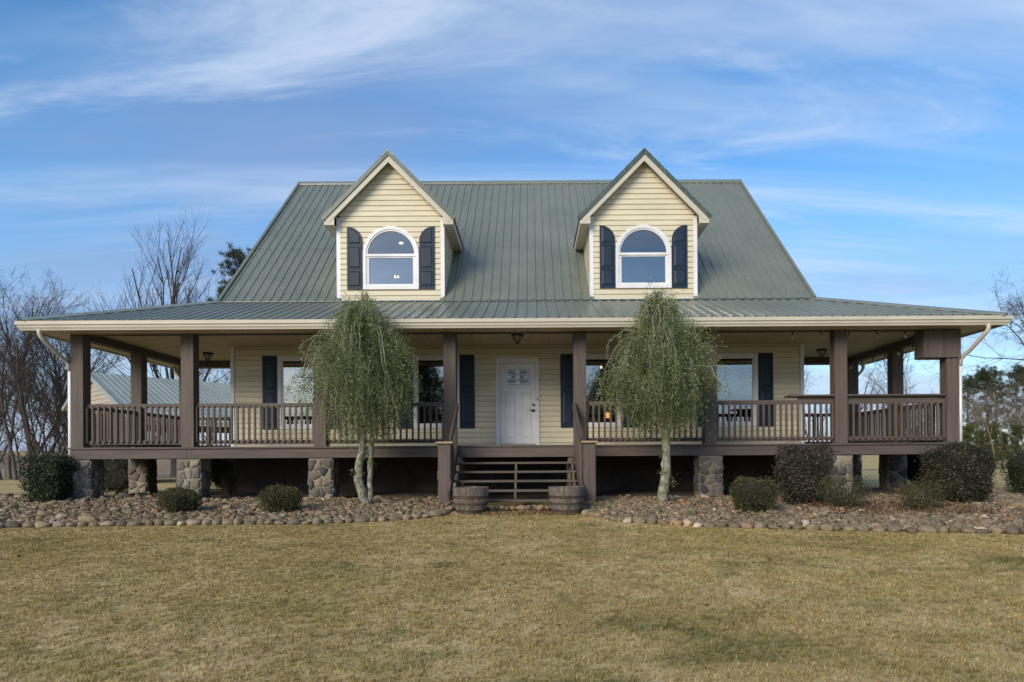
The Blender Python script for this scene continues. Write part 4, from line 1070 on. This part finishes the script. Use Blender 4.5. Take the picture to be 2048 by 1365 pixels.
    c = ob('crown', npmesh('crown', V, F, M['weep'], lum), o); return o
weeping((-2.98, -1.2, .05), [[(0, 0, -.1, .105), (-.03, 0, .12, .095), (-.13, 0, .45, .085), (-.12, 0, .75, .080), (-.05, .02, 1.2, .068), (0, .02, 2.0, .055), (-.02, .0, 3.0, .035), (-.02, 0, 3.75, .012)],
                             [(.06, .04, -.1, .06), (.08, .04, .3, .055), (.09, .05, .8, .05), (.12, .05, 1.2, .045), (.13, .04, 2.0, .035), (.18, .02, 3.0, .015)]],
        4.05, 1.20, 1.20, 5, 'weeping tree with twin lichen-covered trunks left of the steps', (-.07, 0), ((-1.62, -.1, 2.95, 1.0), (-1.45, .1, 2.7, .75), (1.0, -.1, 3.2, .55)))
weeping((2.98, -1.2, .02), [[(-.02, 0, -.1, .135), (-.02, 0, .15, .115), (.03, 0, .5, .100), (.05, 0, .85, .095), (.05, .0, 1.3, .085), (.03, .0, 1.8, .07), (.03, 0, 2.8, .045), (.0, 0, 3.95, .012)]],
        4.28, 1.22, 1.34, 9, 'weeping tree with a single thick lichen-spotted trunk right of the steps', (.02, 0), ((1.2, -.1, 2.6, .5), (-1.1, .1, 2.5, .8)), True)

# ------------------------------------------------------------------ shrubs
def shrub(name, loc, rx, ry, hh, label, mat, seed, nleaf=8000, leaf=.030, box=.35, open_=False, cat='shrub', group=None, skirt=.10):
    rng = np.random.RandomState(seed); o = local_empty(name, loc); tag(o, label, cat, group)
    n = nleaf; d = rng.normal(size=(n, 3)); d /= np.linalg.norm(d, axis=1)[:, None]
    # superellipsoid: box -> 0 cube-like, 1 sphere
    p_ = 2/(max(box, .08)); k = (np.abs(d)**p_).sum(1)**(-1/p_)
    lump = 1+.05*np.sin(d[:, 0]*6+seed)+.05*np.sin(d[:, 1]*7+seed*2)+.045*np.sin(d[:, 2]*8+d[:, 0]*5+seed) + .03*np.sin(d[:, 0]*17+d[:, 2]*13)
    depth = 1-(np.abs(rng.normal(0, .07 if not open_ else .28, n)))
    depth = np.where(rng.rand(n) < .035, rng.uniform(1.02, 1.16, n), depth)
    Pn = d*(k*lump*depth)[:, None]
    P = Pn*np.array([rx, ry, hh/2])+np.array([0, 0, hh/2+skirt*.5]); taper = np.clip(.80+.25*(P[:, 2]/hh), .75, 1.0) if True else 1
    P[:, :2] *= taper[:, None]; P += rng.normal(0, .018, P.shape)
    P = P[P[:, 2] > .02+skirt*.4*rng.rand(len(P))]
    V, F = leaf_cards(P, leaf, rng, .55); lum = np.clip(rng.normal(.45, .20, len(P))+.12*np.sin(P[:, 0]*9+P[:, 2]*8+seed)+(rng.rand(len(P)) > .97)*.4, 0, 1)
    ob('foliage', npmesh('foliage', V, F, mat, lum), o)
    ch = []
    for i in range(26 if not open_ else 46):
        a = rng.uniform(0, 6.28); q = rng.uniform(.2, .8); m = 6; t = np.linspace(0, 1, m)
        Q = np.stack([np.cos(a)*rx*q*t**.8, np.sin(a)*ry*q*t**.8, hh*.92*t*rng.uniform(.7, 1)-.03], 1); Q[1:] += rng.normal(0, .012, (m-1, 3)); ch.append((Q, np.linspace(.010, .003, m)))
    V, F = tubes_np(ch, 4); ob('stems', npmesh('stems', V, F, M['twig']), o)
    if not open_:     # added dark solid for inner shade; keeps the far side from shining through
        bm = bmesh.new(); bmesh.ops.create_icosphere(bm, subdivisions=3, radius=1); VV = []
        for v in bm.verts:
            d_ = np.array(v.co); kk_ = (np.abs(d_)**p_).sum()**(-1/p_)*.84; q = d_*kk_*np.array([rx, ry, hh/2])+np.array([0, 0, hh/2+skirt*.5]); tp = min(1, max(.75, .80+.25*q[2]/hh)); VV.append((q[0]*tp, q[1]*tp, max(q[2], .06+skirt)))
        FF = [tuple(v.index for v in f_.verts) for f_ in bm.faces]; bm.free(); ob('shade_core', mesh('shade_core', VV, FF, M['box_core']), o)
    return o
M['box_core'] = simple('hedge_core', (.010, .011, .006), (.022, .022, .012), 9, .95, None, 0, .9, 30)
M['box_core'].name = 'painted_shade_core'  # near-black colour stands in for the shade inside the shrubs
shrub('boxy_shrub', (-9.95, -.25, -.02), .37, .38, .98, 'dark clipped shrub beside the left corner pier', M['box'], 31, 10000, .044, .20)
shrub('boxy_shrub', (-10.6, 3.2, .05), .75, .60, 1.32, 'dark clipped shrub behind the one beside the left corner pier', M['box'], 32, 9000, .036, .30)
shrub('low_shrub', (-6.15, -2.25, -.06), .33, .32, .42, 'low dark green shrub in front of the second pier from the left', M['boxg'], 33, 8000, .026, .7, group='low shrubs in the stone beds')
shrub('low_shrub', (-4.31, -2.2, -.06), .34, .33, .45, 'low green shrub before the dark foundation left of the weeping tree', M['boxg'], 34, 8500, .026, .7, group='low shrubs in the stone beds')
shrub('low_shrub', (4.29, -2.7, -.08), .39, .38, .58, 'rounded green shrub just right of the right-hand weeping tree', M['boxg'], 35, 9500, .026, .62, group='low shrubs in the stone beds')
shrub('boxy_shrub', (5.64, -1.6, -.03), .47, .44, 1.10, 'bronze-purple clipped shrub hiding the porch edge', M['boxred'], 36, 11000, .040, .40)
shrub('twiggy_shrub', (6.0, -2.5, -.07), .48, .42, .60, 'open twiggy shrub before the right stone pier', M['boxg'], 37, 4200, .026, .8, True, group='low shrubs in the stone beds')
shrub('twiggy_shrub', (7.17, -2.85, -.09), .40, .38, .56, 'open twiggy shrub before the large corner shrub at right', M['boxg'], 38, 3800, .026, .8, True, group='low shrubs in the stone beds')
shrub('boxy_shrub', (8.72, -1.45, -.03), .55, .50, 1.10, 'large dark shrub covering the right porch corner', M['boxdark'], 39, 13000, .042, .36)
shrub('boxy_shrub', (10.55, 2.6, .05), .7, .7, 1.36, 'dark shrub half hidden behind the large one at the right porch corner', M['box'], 41, 9000, .034, .4)
shrub('boxy_shrub', (11.3, .05, .0), .48, .5, .98, 'dark shrub cut off by the right picture edge', M['box'], 42, 9000, .032, .45)
shrub('hedge_shrub', (-8.9, 5.6, .08), .34, .4, 1.05, 'dark shrub seen between the two left porch piers', M['box'], 43, 6000, .034, .4)
shrub('hedge_shrub', (-8.1, 6.4, .08), .3, .4, 1.0, 'small dark shrub seen beside the rear left pier', M['box'], 44, 5000, .034, .5)
shrub('hedge_shrub', (-6.9, 1.5, .06), .22, .2, .6, 'leggy shrub under the porch beside the second pier', M['boxg'], 46, 1500, .03, .8, True)
shrub('hedge_shrub', (8.4, 6.3, .08), .52, .5, 1.12, 'dark shrub seen below the right porch deck', M['box'], 47, 7000, .034, .4)
shrub('hedge_shrub', (9.7, 6.2, .08), .55, .5, 1.12, 'dark shrub seen just behind the large right corner shrub', M['box'], 48, 7000, .034, .4)

# ------------------------------------------------------------------ garage on the left
G = empty('garage', (-15.5, 14, 0)); tag(G, 'beige garage with a grey-green metal roof seen through the left porch', 'garage')
A = np.array([-17.77, 13.6]); rd = np.array([.655, .755]); rd /= np.linalg.norm(rd); gd = np.array([rd[1], -rd[0]])   # ridge and gable directions
GL, GH, GLH, ZR, ZE = 11.0, 4.75, 2.9, 4.62, 2.62; KG = (ZR-ZE)/GH
def gp_(u, v, z): q = A+rd*u+gd*v; return (q[0], q[1], z)
ng = math.hypot(1, KG)
for s in (-1, 1): panels(G, lambda u, v, h: gp_(u, s*(v+h*KG/ng), ZR-v*KG+h/ng), -.35, GL, lambda q: 0, lambda q: GH+.3 if s > 0 else GLH+.3, M['groof'], .9144, off=-.35)
siding(G, lambda u, z, p: gp_(-p, u, z), 2.6, ZR-.12, lambda q: -min((ZR-.12-q)/KG, GLH), lambda q: (ZR-.12-q)/KG, [], simple('beige_vinyl', (.33, .29, .25), (.40, .36, .31), 2, .6, None, .04), .18)
ob('gable_soffit', mesh('gable_soffit', [gp_(-.35, 0, ZR-.06), gp_(0, 0, ZR-.06), gp_(0, -GLH-.3, ZR-.06-(GLH+.3)*KG), gp_(-.35, -GLH-.3, ZR-.06-(GLH+.3)*KG), gp_(0, GH+.3, ZE-.19), gp_(-.35, GH+.3, ZE-.19)], [(0,1,2,3), (0,5,4,1)], M['ceiling']), G)
for s in (-1, 1):
    gw = GH if s > 0 else GLH
    MB().beam(gp_(-.36, 0, ZR-.03), gp_(-.36, s*(gw+.3), ZR-.03-(gw+.3)*KG), .05, .17).build('rake_trim', M['groof'], G)
MB().beam(gp_(-.35, GH+.3, ZE-.22), gp_(GL, GH+.3, ZE-.22), .04, .16).build('fascia', M['cream'], G)
M['beige_wall'] = simple('beige_wall', (.20, .17, .14), (.25, .21, .18), 2, .8)
MB().beam(gp_(0, GH-.3, 2.20), gp_(GL, GH-.3, 2.20), .15, .26).build('carport_beam', M['brown'], G)
for k in range(5): MB().beam(gp_(.1+k*2.6, GH-.3, -.1), gp_(.1+k*2.6, GH-.3, 2.1), .16, .16, (1, 0, 0)).build('carport_post', M['brown'], G)
ob('front_wall', mesh('front_wall', [gp_(0, -GLH+.1, 0), gp_(0, GH-.6, 0), gp_(0, GH-.6, 2.59), gp_(0, -GLH+.1, 2.59)], [(0,1,2,3)], bpy.data.materials['beige_wall']), G)
ob('dark_opening', mesh('dark_opening', [gp_(-.03, -2.2, 0), gp_(-.03, 3.0, 0), gp_(-.03, 3.0, 2.9), gp_(-.03, -2.2, 2.9)], [(0,1,2,3)], M['found']), G)  # flat dark sheet stands in for the shade inside an opening

# ------------------------------------------------------------------ bare trees
def grow(seed, Ht, spread=.55, levels=4, trunk_frac=.55, nchild=(9, 6, 5, 4), up=.35, fork=False, wig=1.):
    rng = np.random.RandomState(seed); big = []; small = []
    def walk(p, d, length, r, lev):
        k = max(3, 7-lev); P = [p.copy()]; D = [d.copy()]
        for i in range(k):
            d = d + rng.normal(0, (.10+.05*lev)*wig, 3); d[2] += up*.12*(1 if lev else .5); d /= np.linalg.norm(d)
            p = p+d*length/k; P.append(p.copy()); D.append(d.copy())
        rr_ = np.linspace(r, r*(.30 if lev else .38), k+1); (big if lev < 2 else small).append((np.array(P), rr_))
        if lev >= levels: return
        nc = nchild[lev]
        for c in range(nc):
            t = rng.uniform(.32 if lev == 0 else .18, 1.0)**(.85); i = min(k, int(t*k)); base = P[i]
            ax = D[i]; s_ = np.cross(ax, rng.normal(size=3)); s_ /= np.linalg.norm(s_)+1e-9
            ang = rng.uniform(.45, .95)*spread*1.6; nd_ = ax*math.cos(ang)+s_*math.sin(ang); nd_[2] += .12; nd_ /= np.linalg.norm(nd_)
            walk(base, nd_, length*rng.uniform(.38, .62)*(1.15-.45*t), max(.004, rr_[i]*rng.uniform(.42, .62)), lev+1)
    if fork:
        for q in range(13):
            a = q*2.4+rng.uniform(-.3, .3); inc = R(4+54*((q+.5)/13)**.9); dv = np.array([math.cos(a)*math.sin(inc), math.sin(a)*math.sin(inc), math.cos(inc)])
            walk(np.array([math.cos(a)*.08, math.sin(a)*.08, Ht*(.22+.06*rng.rand())]), dv, Ht*(.66-.22*inc)*rng.uniform(.88, 1.05), Ht*.0062, 1)
        big.append((np.array([[0, 0, -.3], [.05, 0, Ht*.15], [0, 0, Ht*.30]]), np.array([Ht*.020, Ht*.017, Ht*.015])))
    else: walk(np.array([0, 0, -.3]), np.array([rng.normal(0, .04), rng.normal(0, .04), 1.]), Ht*.92, Ht*.0095, 0)
    return big, small
PROTO = []
for k, kw in enumerate((dict(seed=2, Ht=9.5, nchild=(15, 7, 5, 3), spread=.5), dict(seed=5, Ht=9, nchild=(14, 7, 5, 3), spread=.6), dict(seed=9, Ht=10, nchild=(17, 6, 5, 3), spread=.45),
                        dict(seed=14, Ht=15, nchild=(0, 9, 6, 3), spread=.36, fork=True, up=.30, wig=.6), dict(seed=17, Ht=9, nchild=(16, 9, 7, 3), spread=.72, up=.15), dict(seed=23, Ht=7, nchild=(13, 6, 4, 3), spread=.55))):
    big, small = grow(**kw); PROTO.append((npmesh('trunk', *tubes_np(big, 6), M['bark'], smooth=True), npmesh('crown', *tubes_np(small, 3), M['twig']), small))
def bare(k, x, y, label, sc=1., rz=0., group=None, pale=False):
    o = local_empty('bare_tree', (x, y, gz(x, y)), rz, sc); tag(o, label, 'tree', group)
    for nm_, me in (('trunk', PROTO[k][0]), ('crown', PROTO[k][1])):
        c = bpy.data.objects.new(nm_, me); COL.objects.link(c); c.parent = o
    return o
ord_ = ('leftmost', 'second', 'third', 'fourth', 'fifth', 'sixth', 'seventh', 'eighth', 'ninth', 'tenth')
ord_ = ('first', 'second', 'third', 'fourth', 'fifth', 'sixth', 'seventh', 'eighth', 'ninth', 'tenth', 'eleventh', 'twelfth', 'thirteenth', 'fourteenth')
LW = [(0, .775, 34.6, 1.08, .3), (2, .762, 36.5, .98, 1.7), (1, .752, 34.0, 1.04, 2.9), (0, .742, 37.5, .98, 4.0), (2, .733, 35.0, .92, 5.1), (1, .724, 38.5, .95, .8), (0, .716, 35.5, .86, 2.2),
      (2, .708, 39.0, .90, 3.6), (1, .700, 36.0, .80, .1), (0, .693, 38.0, .82, 1.2), (2, .686, 36.8, .76, 4.4), (1, .678, 39.0, .80, 5.6)]
LW = [(k, .34-q*d, d-14.84, sc, rz) for k, q, d, sc, rz in LW]
for i, (k, x, y, sc, rz) in enumerate(LW):
    bare(k, x, y, '%s bare tree from the picture edge in the leafless woods left of the porch' % ord_[i].replace('leftmost', 'first'), sc, rz, 'bare trees of the left woods')
bare(3, -20.7, 25.5, 'tall spreading bare tree rising above the left porch roof', 1.02, .6)
for i, (x, y, k, sc) in enumerate(((-19.5, 29, 1, 1.05), (-16.8, 31, 0, 1.0), (-14.6, 30, 2, .95), (-12.6, 33, 1, 1.0))):
    bare(k, x, y, '%s bare tree showing above the garage roof, counted from the corner post' % ord_[i].replace('leftmost', 'first'), sc, i*1.3, 'bare trees behind the garage')
bare(4, 18.6, 8.2, 'spreading bare tree cut off by the right picture edge', .95, 2.1)
bare(5, 17.0, 25, 'bare tree seen past the house corner under the right porch roof', .95, .4)
bare(5, 19.3, 26, 'bare tree seen through the right porch just right of the seventh post', .9, 2.5)
bare(0, 22.9, 25, 'straight bare tree framed by the two right-hand porch posts', .88, 1.1)
bare(1, 26.5, 30, 'bare tree seen through the railing near the brown box post', .7, 3.1)
bare(5, 29.5, 24, 'small bare tree standing in front of the distant pines', .8, 4.2)
# thickets and the far belt of woods: one mass each
def mass(name, spots, mat, label, ks=(0, 1, 2, 5)):
    VV = []; FF = []; off = 0; rng = np.random.RandomState(len(spots))
    for x, y, sc in spots:
        k = ks[rng.randint(len(ks))]; V, F = CACHE[k]; a = rng.uniform(0, 6.28); c, s = math.cos(a), math.sin(a)
        W = np.stack([V[:, 0]*c-V[:, 1]*s, V[:, 0]*s+V[:, 1]*c, V[:, 2]], 1)*sc+np.array([x, y, gz(x, y)]); VV.append(W); FF.append(F+off); off += len(V)
    o = ob(name, npmesh(name, np.concatenate(VV), np.concatenate(FF), mat)); o['kind'] = 'stuff'; o['label'] = label; return o
CACHE = {}
for k, kw in enumerate((dict(seed=32, Ht=9, nchild=(12, 5, 3, 2), spread=.5), dict(seed=35, Ht=8.5, nchild=(12, 5, 3, 2), spread=.6), dict(seed=39, Ht=9.5, nchild=(13, 5, 3, 2), spread=.45), None, None, dict(seed=43, Ht=3.0, nchild=(10, 4, 3), spread=.8, levels=3))):
    if kw: b_, s_ = grow(**kw); CACHE[k] = tubes_np(b_+s_, 3)
rw = np.random.RandomState(4)
def wedge(n, q0, q1, d0, d1, s0, s1):
    d = rw.uniform(d0, d1, n); q = rw.uniform(q0, q1, n); return [(.34+a*b_, b_-14.84, c_) for a, b_, c_ in zip(q, d, rw.uniform(s0, s1, n))]
mass('distant_woods', wedge(20, -.86, -.40, 40, 72, .8, 1.15)+wedge(14, -.80, -.66, 40, 54, .8, 1.1), M['twig'], 'bare woods fading back behind the left tree line', (0, 1, 2))
mass('undergrowth', wedge(50, -.86, -.655, 35, 50, .5, 1.25), M['twig'], 'brown brush at the foot of the left woods', (5,))
mass('far_woods', wedge(18, .36, .80, 74, 95, .75, 1.05)+wedge(12, .62, .76, 58, 66, .55, .85), M['palebark'], 'pale leafless woods far behind the right lawn', (0, 1, 2))
mass('brush', wedge(34, .52, .80, 62, 80, .8, 1.5), M['palebark'], 'scrub along the far right tree line', (5,))
# pines
def pine_mesh(seed, Ht, rad, low, nb, mat, clump=.42, needles=46):
    rng = np.random.RandomState(seed); ch = [(np.array([[0, 0, -.3], [.05, .03, Ht*.5], [0, 0, Ht]]), np.array([Ht*.016, Ht*.011, .03]))]; P = []; D = []
    for i in range(nb):
        t = rng.rand()**.8; z = Ht*(low+(1-low)*t); a = rng.uniform(0, 6.28); Lb = rad*(1.0-.72*t**1.4)*rng.uniform(.55, 1.1)
        dv = np.array([math.cos(a), math.sin(a), rng.uniform(-.1, .45)]); m = 5; tt = np.linspace(0, 1, m)[:, None]; Q = np.array([0, 0, z])+dv*Lb*tt+np.array([0, 0, .22*Lb])*tt**2; ch.append((Q, np.linspace(.045, .012, m)))
        for c in range(6):
            q = Q[rng.randint(2, m)]+rng.normal(0, clump*.6, 3); k = needles; dd = rng.normal(size=(k, 3)); dd[:, 2] += .35; dd /= np.linalg.norm(dd, axis=1)[:, None]; P.append(np.repeat(q[None], k, 0)+dd*.05); D.append(dd)
    P = np.concatenate(P); D = np.concatenate(D); n = len(P); b = np.cross(D, rng.normal(size=(n, 3))); b /= np.linalg.norm(b, axis=1)[:, None]; l = clump*rng.uniform(.6, 1.1, n)[:, None]
    V = np.stack([P-b*.018, P+b*.018, P+D*l], 1).reshape(-1, 3); F = np.arange(n*3).reshape(-1, 3)
    return npmesh('trunk', *tubes_np(ch, 5), M['bark'], smooth=True), npmesh('crown', V, F, mat, np.clip(rng.normal(.45, .25, n), 0, 1))
PINE = [pine_mesh(3, 16, 3.0, .50, 46, M['pine']), pine_mesh(4, 11.5, 3.0, .30, 52, M['pine']), pine_mesh(6, 5.5, 1.5, .08, 40, M['sapling'], .34, 40)]
def pine(k, x, y, label, sc=1., rz=0, group=None, name='pine_tree'):
    o = local_empty(name, (x, y, gz(x, y)), rz, sc); tag(o, label, 'tree', group)
    for nm_, me in zip(('trunk', 'crown'), PINE[k]): c = bpy.data.objects.new(nm_, me); COL.objects.link(c); c.parent = o
pine(0, -19.2, 31, 'tall pine peeking over the left slope of the main roof', .92, .5)
def at_(q, d): return .34+q*d, d-14.84
pine(1, *at_(.668, 74), 'round-topped pine, the tallest of those beyond the right lawn', .86, 0)
pine(1, *at_(.712, 78), 'pine at the right picture edge behind bare branches', .90, 2)
pine(1, *at_(.640, 84), 'pine half hidden by the right downspout', .84, 3)
pine(1, *at_(.735, 72), 'pine cut off by the right picture edge', .78, 4)
pine(0, *at_(.682, 76), 'slender bare-trunked pine just right of the tallest round-topped one', .62, 1)
YP = ('first', 'second', 'third', 'fourth', 'fifth', 'sixth', 'seventh')
for i, (q, d, s_) in enumerate(((.628, 62, .8), (.643, 60, .95), (.657, 63, .85), (.672, 60, 1.0), (.690, 62, .8), (.712, 60, .95))):
    pine(2, *at_(q, d), 'young yellow-green pine, %s from the porch in the low row beyond the right lawn' % YP[i], s_*.72, i, 'young pines beyond the right lawn', 'young_pine')

# ------------------------------------------------------------------ grass and leaf litter
rg = np.random.RandomState(77)
def lawn_pts(n, dmin, dmax, pw):
    u = rg.rand(n)**pw; d = dmin+(dmax-dmin)*u; X = .34+rg.uniform(-.80, .78, n)*d; Y = d-14.84; return X, Y
def in_lawn(X, Y):
    el = np.interp(X, [p[0] for p in EDGE_L], [p[1] for p in EDGE_L]); er = np.interp(X, [p[0] for p in EDGE_R], [p[1] for p in EDGE_R])
    lim = np.where(X < -1.22, el-.10, np.where(X > 1.3, er-.10, -2.0)); return Y < lim + rg.normal(0, .035, len(X))
CX, CY = lawn_pts(52000, 3.4, 12.9, .82); nb_ = 11
X1 = np.repeat(CX, nb_)+rg.normal(0, .016, len(CX)*nb_); Y1 = np.repeat(CY, nb_)+rg.normal(0, .016, len(CX)*nb_)
ca = np.repeat(rg.uniform(0, 6.28, len(CX)), nb_); cl = np.repeat(rg.uniform(.75, 1.25, len(CX))*np.where(rg.rand(len(CX)) < .05, 1.5, 1), nb_); cr = np.repeat(rg.rand(len(CX)), nb_)
k = in_lawn(X1, Y1); X1, Y1, ca, cl, cr = X1[k], Y1[k], ca[k], cl[k], cr[k]
n = len(X1); Z1 = .045*Y1; az = ca+rg.normal(0, 1.0, n); ln = rg.uniform(.016, .036, n)*cl; tilt = np.clip(rg.normal(.85, .38, n), .05, 1.45)
wd = rg.uniform(.0022, .0042, n)*(1+np.clip((Y1+11)/9, 0, 1)*.9); pr = az+rg.normal(1.57, .5, n)
B0 = np.stack([X1, Y1, Z1], 1); W = np.stack([np.cos(pr), np.sin(pr), 0*pr], 1)*wd[:, None]; T = np.stack([np.cos(az)*np.sin(tilt), np.sin(az)*np.sin(tilt), np.cos(tilt)], 1)*ln[:, None]
V = np.stack([B0-W, B0+W, B0+T], 1).reshape(-1, 3)
gr = ob('grass', npmesh('grass', V, np.arange(n*3).reshape(-1, 3), M['blade'], np.clip(.68*rg.rand(n)+.32*cr, 0, 1))); gr['kind'] = 'stuff'; gr['label'] = 'short dormant tan grass blades of the front lawn'
def litter(n, boxes, name, label, E=None):
    P = []
    for (x0, x1, y0, y1, c) in boxes:
        k = int(n*c); X = rg.uniform(x0, x1, k); Y = rg.uniform(y0, y1, k)
        Z = np.array([(bed_z(a, b, EDGE_L if a < 0 else EDGE_R)+.075 if b > edge_y(EDGE_L if a < 0 else EDGE_R, a) and abs(a) > 1.3 else gz(a, b)+.02) for a, b in zip(X, Y)]); P.append(np.stack([X, Y, Z], 1))
    P = np.concatenate(P); V, F = leaf_cards(P, .05, rg, .6); 
    o = ob(name, npmesh(name, V, F, M['litter'], rg.rand(len(P)))); o['kind'] = 'stuff'; o['label'] = label
litter(4200, [(5.5, 8.2, -3.4, -1.7, .35), (-.7, 1.2, -2.5, -1.5, .16), (-9, -1.5, -3.3, -.1, .20), (2, 9, -3.9, -.1, .22), (-9, 9, -9.5, -4.2, .018), (7.5, 10.5, -4.4, -2.2, .12)], 'fallen_leaves', 'brown fallen leaves scattered among the stones')
